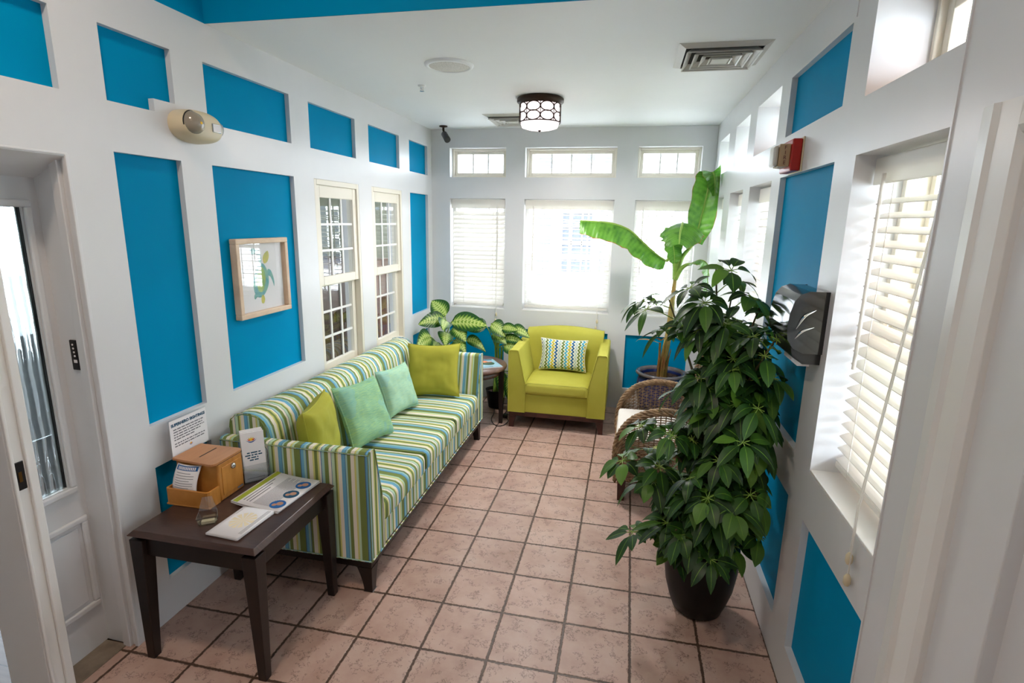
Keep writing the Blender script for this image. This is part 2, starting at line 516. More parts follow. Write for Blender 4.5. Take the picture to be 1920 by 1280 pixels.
# ------------------------------------------------------------------ mesh helpers (tile units)
class MB:
    def __init__(s):
        s.v, s.f, s.mi, s.sm, s.uv = [], [], [], [], []

    def add(s, vs, fs, mi=0, smooth=False, uvs=None):
        o = len(s.v)
        s.v += [tuple(p) for p in vs]
        for i, f in enumerate(fs):
            s.f.append([o + k for k in f])
            s.mi.append(mi)
            s.sm.append(smooth)
            s.uv.append(uvs[i] if uvs else None)
        return s

    def box(s, x0, x1, y0, y1, z0, z1, mi=0):
        vs = [(x, y, z) for z in (z0, z1) for y in (y0, y1) for x in (x0, x1)]
        return s.add(vs, [(0, 2, 3, 1), (4, 5, 7, 6), (0, 1, 5, 4), (2, 6, 7, 3), (0, 4, 6, 2), (1, 3, 7, 5)], mi)

    def hexa(s, b, t, mi=0):
        """b,t: four bottom / top points, counter-clockwise"""
        return s.add(list(b) + list(t), [(3, 2, 1, 0), (4, 5, 6, 7), (0, 1, 5, 4), (1, 2, 6, 5), (2, 3, 7, 6), (3, 0, 4, 7)], mi)

    def prism(s, pts, fn, a0, a1, mi=0, smooth=False):
        """polygon pts [(p,q)], fn(p,q,a)->xyz"""
        n = len(pts)
        vs = [fn(p, q, a0) for p, q in pts] + [fn(p, q, a1) for p, q in pts]
        s.add(vs, [tuple(range(n))[::-1], tuple(range(n, 2 * n))], mi)
        return s.add(vs, [(i, (i + 1) % n, n + (i + 1) % n, n + i) for i in range(n)], mi, smooth)

    def lathe(s, prof, c=(0, 0, 0), n=32, mi=0, smooth=True, cap=True, axis=None):
        vs, fs = [], []
        for r, z in prof:
            for k in range(n):
                a = 2 * PI * k / n
                p = (r * math.cos(a), r * math.sin(a), z)
                if axis == 'x':
                    p = (p[2], p[0], p[1])
                elif axis == 'y':
                    p = (p[0], p[2], p[1])
                vs.append((c[0] + p[0], c[1] + p[1], c[2] + p[2]))
        for j in range(len(prof) - 1):
            for k in range(n):
                k2 = (k + 1) % n
                fs.append((j * n + k, j * n + k2, (j + 1) * n + k2, (j + 1) * n + k))
        s.add(vs, fs, mi, smooth)
        if cap:
            s.add(vs[:n], [tuple(range(n))[::-1]], mi)
            s.add(vs[-n:], [tuple(range(n))], mi)
        return s

    def tube(s, pts, r, n=8, mi=0, cap=True, closed=False):
        pts = [Vector(p) for p in pts]
        m = len(pts)
        rs = r if isinstance(r, (list, tuple)) else [r] * m
        vs = []
        up = None
        for i, p in enumerate(pts):
            if closed:
                d = pts[(i + 1) % m] - pts[i - 1]
            else:
                d = pts[min(i + 1, m - 1)] - pts[max(i - 1, 0)]
            if d.length < 1e-9:
                d = Vector((0, 0, 1))
            d.normalize()
            if up is None:
                up = d.orthogonal().normalized()
            else:
                up = (up - d * up.dot(d))
                if up.length < 1e-6:
                    up = d.orthogonal()
                up.normalize()
            w = d.cross(up)
            for k in range(n):
                a = 2 * PI * k / n
                vs.append(p + (up * math.cos(a) + w * math.sin(a)) * rs[i])
        fs = []
        for j in range(m if closed else m - 1):
            j2 = (j + 1) % m
            for k in range(n):
                k2 = (k + 1) % n
                fs.append((j * n + k, j * n + k2, j2 * n + k2, j2 * n + k))
        s.add(vs, fs, mi, True)
        if cap and not closed:
            s.add(vs[:n], [tuple(range(n))[::-1]], mi)
            s.add(vs[-n:], [tuple(range(n))], mi)
        return s

    def grid(s, fn, nu, nv, mi=0, smooth=True, uv=True, wrap_u=False):
        vs = [fn(i / nu, j / nv) for j in range(nv + 1) for i in range(nu + (0 if wrap_u else 1))]
        w = nu + (0 if wrap_u else 1)
        fs, uvs = [], []
        for j in range(nv):
            for i in range(nu):
                i2 = (i + 1) % w if wrap_u else i + 1
                fs.append((j * w + i, j * w + i2, (j + 1) * w + i2, (j + 1) * w + i))
                uvs.append([(i / nu, j / nv), ((i + 1) / nu, j / nv), ((i + 1) / nu, (j + 1) / nv), (i / nu, (j + 1) / nv)])
        return s.add(vs, fs, mi, smooth, uvs if uv else None)

    def build(s, name, mats, parent=None, loc=(0, 0, 0), rot=(0, 0, 0), bevel=0, seg=2, weld=False, solid=0, sub=0):
        me = bpy.data.meshes.new(name)
        me.from_pydata([(x * S, y * S, z * S) for x, y, z in s.v], [], s.f)
        if not isinstance(mats, (list, tuple)):
            mats = [mats]
        for m in mats:
            me.materials.append(m)
        me.polygons.foreach_set('material_index', s.mi)
        me.polygons.foreach_set('use_smooth', s.sm)
        if any(u is not None for u in s.uv):
            ul = me.uv_layers.new(name='UVMap')
            flat = []
            for u, f in zip(s.uv, s.f):
                for k in range(len(f)):
                    flat += list(u[k]) if u else [0.0, 0.0]
            ul.data.foreach_set('uv', flat)
        me.update()
        o = bpy.data.objects.new(name, me)
        COL.objects.link(o)
        o.location = Vector(loc) * S
        o.rotation_euler = rot
        if parent:
            o.parent = parent
        if weld:
            w = o.modifiers.new('weld', 'WELD')
            w.merge_threshold = 0.0002
        if bevel:
            b = o.modifiers.new('bevel', 'BEVEL')
            b.width = bevel * S
            b.segments = seg
            b.limit_method = 'ANGLE'
            b.angle_limit = R(40)
            b.harden_normals = False
        if sub:
            b = o.modifiers.new('sub', 'SUBSURF')
            b.levels = b.render_levels = sub
        if solid:
            b = o.modifiers.new('solid', 'SOLIDIFY')
            b.thickness = solid * S
            b.offset = 0
        return o


def thing(name, label, cat, loc=(0, 0, 0), rz=0, group=None, kind=None):
    o = bpy.data.objects.new(name, None)
    o.empty_display_size = 0.1
    COL.objects.link(o)
    o.location = Vector(loc) * S
    o.rotation_euler = (0, 0, rz)
    return tag(o, label, cat, group, kind)


def tag(o, label, cat, group=None, kind=None):
    o['label'] = label
    o['category'] = cat
    if group:
        o['group'] = group
    if kind:
        o['kind'] = kind
    return o


def struct(o, label=None, cat=None):
    o['kind'] = 'structure'
    if label:
        o['label'] = label
        o['category'] = cat or o.name.split('_')[0]
    return o


def text(name, body, size, mat, parent, mw, extrude=0.0008, align='CENTER', bold=0.0):
    """mw: 4x4 placing text (x right, y up, z out), translation already in tiles"""
    cu = bpy.data.curves.new(name, 'FONT')
    cu.body = body
    cu.size = size * S
    cu.extrude = extrude * S
    cu.offset = bold * S
    cu.align_x = align
    cu.align_y = 'CENTER'
    cu.materials.append(mat)
    tmp = bpy.data.objects.new(name + '_outline', cu)
    me = bpy.data.meshes.new_from_object(tmp)
    bpy.data.objects.remove(tmp)
    if not me.materials:
        me.materials.append(mat)
    o = bpy.data.objects.new(name, me)
    COL.objects.link(o)
    if parent:
        o.parent = parent
    m = mw.copy()
    m.translation = m.translation * S
    o.matrix_local = m
    return o


def frame_m(x, y, z, o):
    m = Matrix((Vector(x), Vector(y), Vector(z))).transposed().to_4x4()
    m.translation = Vector(o)
    return m


def lerp(a, b, t):
    return a + (b - a) * t


def spline(pts, n):
    """Catmull-Rom through pts"""
    P = [Vector(p) for p in pts]
    P = [P[0] * 2 - P[1]] + P + [P[-1] * 2 - P[-2]]
    out = []
    segs = len(P) - 3
    for k in range(n + 1):
        t = k / n * segs
        i = min(int(t), segs - 1)
        t -= i
        a, b, c, d = P[i:i + 4]
        out.append(0.5 * ((2 * b) + (c - a) * t + (2 * a - 5 * b + 4 * c - d) * t * t + (3 * b - a - 3 * c + d) * t ** 3))
    return out


# wall frames: (a along wall, d outward from room, z) -> xyz
def ML(a, d, z): return (LX - d, a, z)
def MR(a, d, z): return (RX + d, a, z)
def MF(a, d, z): return (a, FAR_Y + d, z)


def mbox(mb, Mp, a0, a1, d0, d1, z0, z1, mi=0):
    b = [Mp(a0, d0, z0), Mp(a1, d0, z0), Mp(a1, d1, z0), Mp(a0, d1, z0)]
    t = [Mp(a0, d0, z1), Mp(a1, d0, z1), Mp(a1, d1, z1), Mp(a0, d1, z1)]
    return mb.hexa(b, t, mi)


def wall(name, Mp, a0, a1, z0, z1, holes, thick, mats, reveal_mi=0, extra=None, no_back=False):
    A = sorted(set([a0, a1] + [h[k] for h in holes for k in (0, 1)]))
    Z = sorted(set([z0, z1] + [h[k] for h in holes for k in (2, 3)]))
    A = [a for a in A if a0 <= a <= a1]
    Z = [z for z in Z if z0 <= z <= z1]
    mb = MB()

    def inside(a, z, through=False):
        for h in holes:
            if h[0] < a < h[1] and h[2] < z < h[3] and (not through or h[4] is None):
                return True
        return False
    for i in range(len(A) - 1):
        for j in range(len(Z) - 1):
            ca, cz = (A[i] + A[i + 1]) / 2, (Z[j] + Z[j + 1]) / 2
            for d, th in ((0, False), (thick, True)):
                if not inside(ca, cz, th):
                    mb.add([Mp(A[i], d, Z[j]), Mp(A[i + 1], d, Z[j]), Mp(A[i + 1], d, Z[j + 1]), Mp(A[i], d, Z[j + 1])], [(0, 1, 2, 3)], 0 if d == 0 else 2 if len(mats) > 2 else 0)
    for h in holes:
        D = thick if h[4] is None else h[4]
        p, q, r, s_ = h[:4]
        edges = ([] if r <= z0 else [((p, r), (q, r))]) + [((q, r), (q, s_)), ((q, s_), (p, s_)), ((p, s_), (p, r))]
        for (e0, e1) in edges:
            mb.add([Mp(e0[0], 0, e0[1]), Mp(e1[0], 0, e1[1]), Mp(e1[0], D, e1[1]), Mp(e0[0], D, e0[1])], [(0, 1, 2, 3)], reveal_mi)
        if h[4] is not None:
            mb.add([Mp(p, D, r), Mp(q, D, r), Mp(q, D, s_), Mp(p, D, s_)], [(0, 1, 2, 3)], 1)
    for e in ((a1, z0, a1, z1), (a1, z1, a0, z1), (a0, z1, a0, z0)):
        mb.add([Mp(e[0], 0, e[1]), Mp(e[2], 0, e[3]), Mp(e[2], thick, e[3]), Mp(e[0], thick, e[1])], [(0, 1, 2, 3)], 0)
    if extra:
        extra(mb)
    return struct(mb.build(name, mats))

# ================================================================== THE ROOM
NEAR_Y, HZ = -10.5, 12.5
PD = 0.09
UP, MN, LO = (7.53, 8.43), (3.13, 6.91), (0.64, 2.49)
fl = MB().add([(LX - 0.18, NEAR_Y, 0), (RX + 1.2, NEAR_Y, 0), (RX + 1.2, FAR_Y + 1.0, 0), (LX - 0.18, FAR_Y + 1.0, 0)], [(0, 1, 2, 3)])
struct(fl.build('floor', M['floor']))
ce = MB()
ce.box(LX - 0.5, RX + 1.0, 1.64, FAR_Y + 1.0, CZ, CZ + 0.3)
struct(ce.build('ceiling', M['ceil']))
ce = MB()
ce.box(LX - 0.5, RX + 1.0, NEAR_Y, 1.9, HZ, HZ + 0.3)
struct(ce.build('ceiling_near', M['ceil']))
bm_ = MB()
bm_.box(LX - 0.5, RX + 1.0, 1.62, 1.9, CZ + 0.001, HZ)
struct(bm_.build('wall_header', M['blue']))

# left wall
holes = []
cols_l = [(-0.235, 0.88), (1.505, 3.72), (9.7, 11.23)]
for a, b in cols_l:
    for z0, z1 in (UP, MN, LO):
        holes.append((a, b, z0, z1, PD))
holes += [(-3.2, -0.84, *UP, PD), (4.38, 6.35, *UP, PD), (7.05, 8.96, *UP, PD)]
holes += [(4.44, 6.42, 2.52, 6.93, None), (7.12, 9.06, 2.52, 6.93, None)]
holes.append((-6.4, -0.87, -0.001, 6.8, None))


def left_extra(mb):
    # pieced-in block beside the emergency light
    mbox(mb, ML, 0.50, 0.879, 0.0, PD, 7.5301, 7.70)


wall('wall_left', ML, NEAR_Y, FAR_Y + 0.6, 0, CZ, holes, 0.49, [M['white'], M['blue']], extra=left_extra)
struct(MB().box(LX - 0.5, LX, NEAR_Y, 1.62, CZ, HZ).build('wall_left_upper', M['blue']))

# far wall
holes = []
FW = [(-2.34, -0.44), (0.19, 3.08), (3.72, 5.6)]
for a, b in FW:
    holes.append((a, b, 3.16, 6.83, None))
    holes.append((a, b, 7.5, 8.42, None))
holes += [(-2.4, -0.42, 0.66, 2.53, PD), (0.12, 3.1, 0.66, 2.53, PD), (3.68, 5.66, 0.70, 2.53, PD)]
wall('wall_far', MF, LX - 0.5, RX + 1.0, 0, CZ, holes, 0.9, [M['white'], M['blue'], M['siding']])

# right wall
holes = []
RW = [(-1.35, 0.5), (4.26, 6.1), (6.82, 8.45), (9.4, 11.0)]
for a, b in RW:
    holes.append((a, b, 3.15, 6.9, None))
    holes.append((a, b, 7.5, 8.45, None))
    holes.append((a, b, 0.62, 2.49, PD))
holes += [(1.16, 3.68, *UP, PD), (1.16, 3.68, 3.15, 6.9, PD), (1.16, 3.68, 0.62, 2.49, PD)]
holes.append((-6.4, -2.27, -0.001, 6.72, None))
wall('wall_right', MR, NEAR_Y, FAR_Y + 0.001, 0, CZ, holes, 1.0, [M['white'], M['blue'], M['siding']])
struct(MB().box(RX, RX + 0.5, NEAR_Y, 1.62, CZ, HZ).build('wall_right_upper', M['blue']))
struct(MB().box(LX - 0.5, RX + 1.0, NEAR_Y - 0.4, NEAR_Y, 0, HZ).build('wall_near', M['white']))

# small scribed seams in the paintwork (thin caulk lines)
tr = MB()
tr.box(RX - 0.012, RX + 0.002, 1.06, 1.075, 8.46, CZ)
tr.box(RX - 0.012, RX + 0.002, -1.40, -1.385, 0, CZ)
struct(tr.build('trim_3', M['white']))


# ------------------------------------------------------------------ windows
def sash(mb, Mp, a0, a1, z0, z1, d0, d1, w, wb=None, wt=None):
    wb = w if wb is None else wb
    wt = w if wt is None else wt
    mbox(mb, Mp, a0, a0 + w, d0, d1, z0, z1)
    mbox(mb, Mp, a1 - w, a1, d0, d1, z0, z1)
    mbox(mb, Mp, a0 + w, a1 - w, d0, d1, z0, z0 + wb)
    mbox(mb, Mp, a0 + w, a1 - w, d0, d1, z1 - wt, z1)


def muntins(mb, Mp, a0, a1, z0, z1, d, nc, nr, w=0.052):
    for i in range(1, nc):
        a = lerp(a0, a1, i / nc)
        mbox(mb, Mp, a - w / 2, a + w / 2, d - 0.012, d + 0.012, z0, z1)
    for j in range(1, nr):
        z = lerp(z0, z1, j / nr)
        mbox(mb, Mp, a0, a1, d - 0.0135, d + 0.0135, z - w / 2, z + w / 2)


WN = [0]


def win_root(Mp, a, z, label):
    WN[0] += 1
    o = bpy.data.objects.new('window_%d' % WN[0], None)
    o.empty_display_size = 0.1
    COL.objects.link(o)
    struct(o, label, 'window')
    return o


def double_hung(Mp, a0, a1, z0, z1, d, label, nc=4, nr_up=3, nr_lo=3, fm='trimwhite', gl='glass', fw=0.1, sw=0.13):
    root = win_root(Mp, a0, z0, label)
    f = MB()
    sash(f, Mp, a0, a1, z0, z1, d, d + 0.42, fw, 0.12)
    f.build('window_frame', M[fm], root, bevel=0.012)
    zm = (z0 + z1) / 2 + 0.02
    i0, i1 = a0 + fw, a1 - fw
    u = MB()
    sash(u, Mp, i0, i1, zm - 0.08, z1 - fw, d + 0.23, d + 0.36, sw * 0.75, 0.12)
    u.build('upper_sash', M[fm], root, bevel=0.01)
    l = MB()
    sash(l, Mp, i0, i1, z0 + 0.12, zm + 0.06, d + 0.08, d + 0.22, sw, 0.2, 0.14)
    l.build('lower_sash', M[fm], root, bevel=0.01)
    g = MB()
    ia, ib = i0 + sw, i1 - sw
    muntins(g, Mp, ia, ib, z0 + 0.32, zm - 0.08, d + 0.15, nc, nr_lo)
    muntins(g, Mp, ia, ib, zm + 0.04, z1 - fw - 0.08, d + 0.295, nc, nr_up)
    g.build('muntins', M[fm], root)
    p = MB()
    p.add([Mp(ia, d + 0.165, z0 + 0.3), Mp(ib, d + 0.165, z0 + 0.3), Mp(ib, d + 0.165, zm - 0.06), Mp(ia, d + 0.165, zm - 0.06)], [(0, 1, 2, 3)])
    p.add([Mp(ia, d + 0.31, zm + 0.02), Mp(ib, d + 0.31, zm + 0.02), Mp(ib, d + 0.31, z1 - fw - 0.05), Mp(ia, d + 0.31, z1 - fw - 0.05)], [(0, 1, 2, 3)])
    p.build('glass', M[gl], root)
    s = MB()
    mbox(s, Mp, a0, a1, 0.0, d + 0.06, z0 - 0.001, z0 + 0.03)
    s.build('window_sill', M['trimwhite'], root, bevel=0.008)
    return root


def transom(Mp, a0, a1, z0, z1, d, nc, label, fw=0.1):
    root = win_root(Mp, a0, z0, label)
    f = MB()
    sash(f, Mp, a0, a1, z0, z1, d, d + 0.3, 0.07)
    f.build('window_frame', M['cream'], root, bevel=0.012)
    s = MB()
    sash(s, Mp, a0 + 0.07, a1 - 0.07, z0 + 0.07, z1 - 0.07, d + 0.07, d + 0.2, fw)
    s.build('sash', M['cream'], root, bevel=0.012)
    ia, ib, ja, jb = a0 + 0.07 + fw, a1 - 0.07 - fw, z0 + 0.07 + fw, z1 - 0.07 - fw
    m = MB()
    muntins(m, Mp, ia, ib, ja, jb, d + 0.12, nc, 1)
    m.build('muntins', M['trimwhite'], root)
    p = MB()
    p.add([Mp(ia, d + 0.14, ja), Mp(ib, d + 0.14, ja), Mp(ib, d + 0.14, jb), Mp(ia, d + 0.14, jb)], [(0, 1, 2, 3)])
    p.build('glass', M['glass'], root)
    return root


far_pos = ['on the left of the far wall', 'in the middle of the far wall', 'on the right of the far wall']
for i, (a, b) in enumerate(FW):
    double_hung(MF, a, b, 3.16, 6.83, 0.35, 'white sash window %s' % far_pos[i], nc=4 if i == 1 else 3)
    transom(MF, a, b, 7.5, 8.42, 0.28, (3, 4, 3)[i], 'small cream transom window %s' % far_pos[i])
rpos = ['nearest the camera on the right wall', 'just beyond the tall blue panel on the right wall', 'second from the far corner on the right wall', 'nearest the far corner on the right wall']
for i, (a, b) in enumerate(RW):
    double_hung(MR, a, b, 3.15, 6.9, 0.5, 'sash window with blind %s' % rpos[i], nc=3, fm='cream' if i == 0 else 'trimwhite')
    transom(MR, a, b, 7.5, 8.45, 0.55, 2 if i else 1, 'small transom window %s' % rpos[i], fw=0.13)

# interior sash windows in the left wall, set nearly flush
for i, (a, b, lab) in enumerate(((4.44, 6.42, 'interior sash window above the middle of the striped sofa'), (7.12, 9.06, 'interior sash window above the far end of the striped sofa'))):
    root = win_root(ML, a, 2.52, lab)
    f = MB()
    sash(f, ML, a, b, 2.52, 6.93, 0.0, 0.3, 0.1, 0.1, 0.12)
    f.build('window_frame', M['cream'], root, bevel=0.012)
    ia, ib = a + 0.1, b - 0.1
    zm = 4.62
    u = MB()
    sash(u, ML, ia, ib, zm, 6.81, 0.04, 0.14, 0.16, 0.2, 0.26)
    u.build('upper_sash', M['cream'], root, bevel=0.012)
    l = MB()
    sash(l, ML, ia, ib, 2.62, zm + 0.1, 0.15, 0.26, 0.16, 0.17, 0.14)
    l.build('lower_sash', M['cream'], root, bevel=0.012)
    m = MB()
    muntins(m, ML, ia + 0.16, ib - 0.16, zm + 0.2, 6.55, 0.09, 3, 3, 0.05)
    muntins(m, ML, ia + 0.16, ib - 0.16, 2.79, zm - 0.04, 0.20, 3, 3, 0.05)
    m.build('muntins', M['trimwhite'], root)
    p = MB()
    for z0, z1, d in ((zm + 0.18, 6.57, 0.105), (2.77, zm - 0.02, 0.215)):
        p.add([ML(ia + 0.14, d, z0), ML(ib - 0.14, d, z0), ML(ib - 0.14, d, z1), ML(ia + 0.14, d, z1)], [(0, 1, 2, 3)])
    p.build('glass', M['glass_in'], root)

# ------------------------------------------------------------------ window blinds


def blind(Mp, a0, a1, z0, z1, d, tilt, label, wand_a=None, cord_a=None, cord_z=2.4, sp=0.152, cord_d=None, drop=None, group=None):
    root = thing('window_blind', label, 'blind', Mp((a0 + a1) / 2, d, z1), group=group)
    base = Vector(Mp((a0 + a1) / 2, d, z1))

    def Q(a, dd, z):
        return tuple(Vector(Mp(a, dd, z)) - base)
    zt = z1 - 0.31
    h = MB()
    mbox(h, Q, a0, a1, d - 0.13, d - 0.10, zt, z1 - 0.03)
    h.build('valance', M['blind'], root, bevel=0.01)
    h = MB()
    mbox(h, Q, a0 + 0.03, a1 - 0.03, d - 0.09, d + 0.09, z1 - 0.2, z1 - 0.02)
    h.build('headrail', M['blind'], root)
    zb = z0 + 0.1 if drop is None else drop
    n = int((zt - zb) / sp)
    m = MB()
    w = 0.085
    t = 0.006
    for k in range(n):
        z = zb + 0.1 + (zt - zb - 0.12) * k / n
        prof = []
        for u, cc in ((-1, 0), (-0.5, 0.75), (0, 1), (0.5, 0.75), (1, 0)):
            prof.append((u * w, cc * 0.010))
        ring = [(u, v + t) for u, v in prof] + [(u, v - t) for u, v in prof[::-1]]
        pts = []
        for u, v in ring:
            pts.append((u * math.cos(tilt) - v * math.sin(tilt), u * math.sin(tilt) + v * math.cos(tilt)))
        m.prism(pts, lambda p, q, a: Q(a, d + p, z + q), a0 + 0.03, a1 - 0.03)
    m.build('slats', M['blind'], root)
    b = MB()
    mbox(b, Q, a0 + 0.03, a1 - 0.03, d - 0.08, d + 0.08, zb - 0.02, zb + 0.05)
    b.build('bottom_rail', M['blind'], root, bevel=0.012)
    c = MB()
    for a in (a0 + 0.22 * (a1 - a0), a1 - 0.22 * (a1 - a0)):
        for dd in (-0.08, 0.08):
            c.tube([Q(a, d + dd, zb), Q(a, d + dd, zt)], 0.006, 5)
    c.build('ladder_cord', M['blind'], root)
    if wand_a is not None:
        c = MB()
        c.tube([Q(wand_a, d - 0.17, zt + 0.1), Q(wand_a, d - 0.17, zt - 2.0)], 0.022, 8)
        c.build('wand', M['blind'], root)
    if cord_a is not None:
        cd = -0.06 if cord_d is None else cord_d
        c = MB()
        c.tube([Q(cord_a, d - 0.14, zt + 0.02), Q(cord_a, cd, z0 + 0.3), Q(cord_a, cd, cord_z)], 0.008, 5)
        c.tube([Q(cord_a + 0.03, d - 0.14, zt + 0.02), Q(cord_a + 0.03, cd, z0 + 0.3), Q(cord_a + 0.03, cd, cord_z + 0.22)], 0.008, 5)
        co = c.build('pull_cord', M['blind'], root)
        for aa, zz in ((cord_a, cord_z), (cord_a + 0.03, cord_z + 0.22)):
            c = MB()
            c.lathe([(0.012, 0.06), (0.035, 0.02), (0.035, -0.04), (0.02, -0.07)], Q(aa, cd, zz), 10)
            c.build('tassel', M['beige'], co)
    return root


blind(MF, FW[0][0] + 0.03, FW[0][1] - 0.03, 3.19, 6.82, 0.2, R(52), 'white slatted blind drawn closed in the left far-wall window', wand_a=-0.72, cord_a=-0.72, cord_z=2.78)
blind(MF, FW[1][0] + 0.03, FW[1][1] - 0.03, 3.19, 6.82, 0.2, R(-9), 'white slatted blind tilted open in the wide middle window', wand_a=0.5, cord_a=2.7, cord_z=2.72)
blind(MF, FW[2][0] + 0.03, FW[2][1] - 0.03, 3.19, 6.82, 0.2, R(-6), 'white slatted blind tilted open behind the banana plant', wand_a=3.98)
blind(MR, RW[0][0] + 0.02, RW[0][1] - 0.02, 3.2, 6.89, 0.33, R(22), 'large white slatted blind with long pull cord in the nearest right-hand window', wand_a=0.12, cord_a=-1.05, cord_z=2.72, cord_d=-0.05)
for i, l in ((1, 'white slatted blind in the right-wall window beside the tall blue panel'), (2, 'white slatted blind in the middle of the three distant right-wall windows'), (3, 'white slatted blind in the right-wall window nearest the far corner')):
    blind(MR, RW[i][0] + 0.02, RW[i][1] - 0.02, 3.2, 6.89, 0.33, R(8), l)

# ------------------------------------------------------------------ left doorway: sidelight, mullion, threshold
dw = bpy.data.objects.new('door_1', None)
COL.objects.link(dw)
struct(dw, 'white door with bevelled glass in the left wall', 'door')
X0 = -3.52
m = MB()
g0, g1, gz0, gz1 = -1.62, -1.065, 2.53, 6.18
m.box(X0 - 0.12, X0, -1.075, -0.80, 0.02, 6.55)
m.box(X0 - 0.12, X0, -1.95, -1.62, 0.02, 6.55)
m.box(X0 - 0.12, X0, -1.62, -1.075, 0.02, 2.53)
m.box(X0 - 0.12, X0, -1.62, -1.075, 6.18, 6.55)
m.build('door_leaf', M['white'], dw)
m = MB()
# glass moulding and lower panel moulding
for (a0, a1, z0, z1) in ((-1.70, -0.985, 2.44, 6.27), (-1.60, -0.92, 0.66, 2.06)):
    w = 0.085
    for (b0, b1, c0, c1) in ((a0, a1, z0, z0 + w), (a0, a1, z1 - w, z1), (a0, a0 + w, z0 + w, z1 - w), (a1 - w, a1, z0 + w, z1 - w)):
        m.box(X0, X0 + 0.05, b0, b1, c0, c1)
m.build('door_moulding', M['white'], dw, bevel=0.022, seg=3)
MB().box(X0 + 0.001, X0 + 0.02, -1.45, -1.06, 0.80, 1.92).build('door_panel', M['white'], dw, bevel=0.015)
MB().box(X0 - 0.07, X0 - 0.04, -1.62, -1.072, 2.53, 6.18).build('door_glass', M['fluted'], dw)
m = MB()
m.box(X0 - 0.075, X0 - 0.03, -1.078, -1.062, 2.53, 6.18)
m.build('glass_edge', M['black'], dw)
jm = MB()
jm.box(X0 - 0.12, LX - 0.001, -0.872, -0.80, 0.0, 6.8)
jm.box(LX - 0.22, LX - 0.10, -0.93, -0.87, 0.0, 6.74)
jm.prism([(X0 - 0.12, 6.48), (LX - 0.001, 6.78), (LX - 0.001, 6.8), (X0 - 0.12, 6.8)], lambda p, q, a: (p, a, q), -6.4, -0.872)
jm.box(LX - 0.05, LX + 0.012, -0.90, -0.855, 0.0, 6.80)
jm.box(LX - 0.05, LX + 0.006, -6.4, -0.855, 6.79, 6.82)
struct(jm.build('trim_1', M['white'], bevel=0.02, seg=3))
mu = MB()
mu.box(X0 - 0.12, LX - 0.02, -2.06, -1.80, 0.0, 6.6)
mu.box(LX - 0.02, LX + 0.02, -1.90, -1.80, 0.0, 6.6)
mu.box(LX - 0.02, LX + 0.02, -2.06, -2.02, 0.0, 6.6)
mo = mu.build('door_post', M['trimwhite'], bevel=0.012)
struct(mo, 'white door post with strike plate at the left edge', 'door')
m = MB()
m.box(LX - 0.021, LX - 0.006, -2.03, -1.915, 3.02, 3.36)
so = m.build('strike_plate', M['black'], mo, bevel=0.02)
MB().box(LX - 0.006, LX + 0.0, -1.99, -1.955, 3.12, 3.24).build('strike_slot', M['brass'], so)
struct(MB().box(-3.60, -3.16, -6.4, -0.90, -0.02, 0.02).build('threshold', M['threshold'], bevel=0.01))
kp = tag(MB().box(-3.355, -3.235, -0.8995, -0.872, 4.13, 4.53).build('keypad', M['black'], bevel=0.055, seg=6), 'black keypad lock with white dots on the door frame', 'keypad')
for k in range(4):
    MB().lathe([(0.013, 0), (0.013, 0.004)], (-3.30 + 0.004 * k, 0, 0), 10, axis=None).build('button', M['paper'], kp, loc=(0, -0.90, 4.47 - k * 0.05), rot=(R(90), 0, 0))
MB().box(-3.312, -3.262, -0.904, -0.8995, 4.23, 4.27).build('label_sticker', M['paper'], kp)

# right door casing and door leaf
ca = MB()


def casing_prof(z0, z1):
    pts = [(-1.80, 0.0), (-1.83, -0.04), (-1.98, -0.06), (-2.02, -0.035), (-2.22, -0.03), (-2.28, 0.0), (-2.28, 0.1), (-1.80, 0.1)]
    ca.prism(pts, lambda p, q, a: (RX + q, p, a), z0, z1)


casing_prof(0, 6.95)
ca.prism([(6.95, 0.0), (6.92, -0.04), (6.77, -0.06), (6.73, -0.035), (6.70, 0.0), (6.70, 0.1), (6.95, 0.1)], lambda p, q, a: (RX + q, a, p), -6.6, -2.27)
struct(ca.build('trim_2', M['trimwhite'], bevel=0.006))
ds = MB()
ds.box(RX + 0.05, RX + 0.34, -2.80, -2.25, 0, 6.72)
ds.box(RX + 0.10, RX + 0.16, -6.4, -2.75, 6.6, 6.72)
struct(ds.build('trim_4', M['white'], bevel=0.01))
d2 = MB()
d2.box(RX + 0.15, RX + 0.3, -6.3, -2.76, 0.03, 6.6)
do = struct(d2.build('door_2', M['white'], bevel=0.01), 'white panelled door at the right edge', 'door')
m = MB()
for (a0, a1, z0, z1) in ((-5.8, -3.2, 0.8, 3.4), (-5.8, -3.2, 3.8, 6.1)):
    w = 0.09
    for (b0, b1, c0, c1) in ((a0, a1, z0, z0 + w), (a0, a1, z1 - w, z1), (a0, a0 + w, z0 + w, z1 - w), (a1 - w, a1, z0 + w, z1 - w)):
        m.box(RX + 0.11, RX + 0.15, b0, b1, c0, c1)
m.build('door_moulding', M['trimwhite'], do, bevel=0.02, seg=2)

# ------------------------------------------------------------------ neighbouring room behind the left wall
n_ = MB().add([(-12, -10.5, -0.01), (-3.16, -10.5, -0.01), (-3.16, 15, -0.01), (-12, 15, -0.01)], [(0, 1, 2, 3)])
struct(n_.build('floor_next_room', M['woodfloor']))


def MN_(a, d, z): return (-12 - d, a, z)


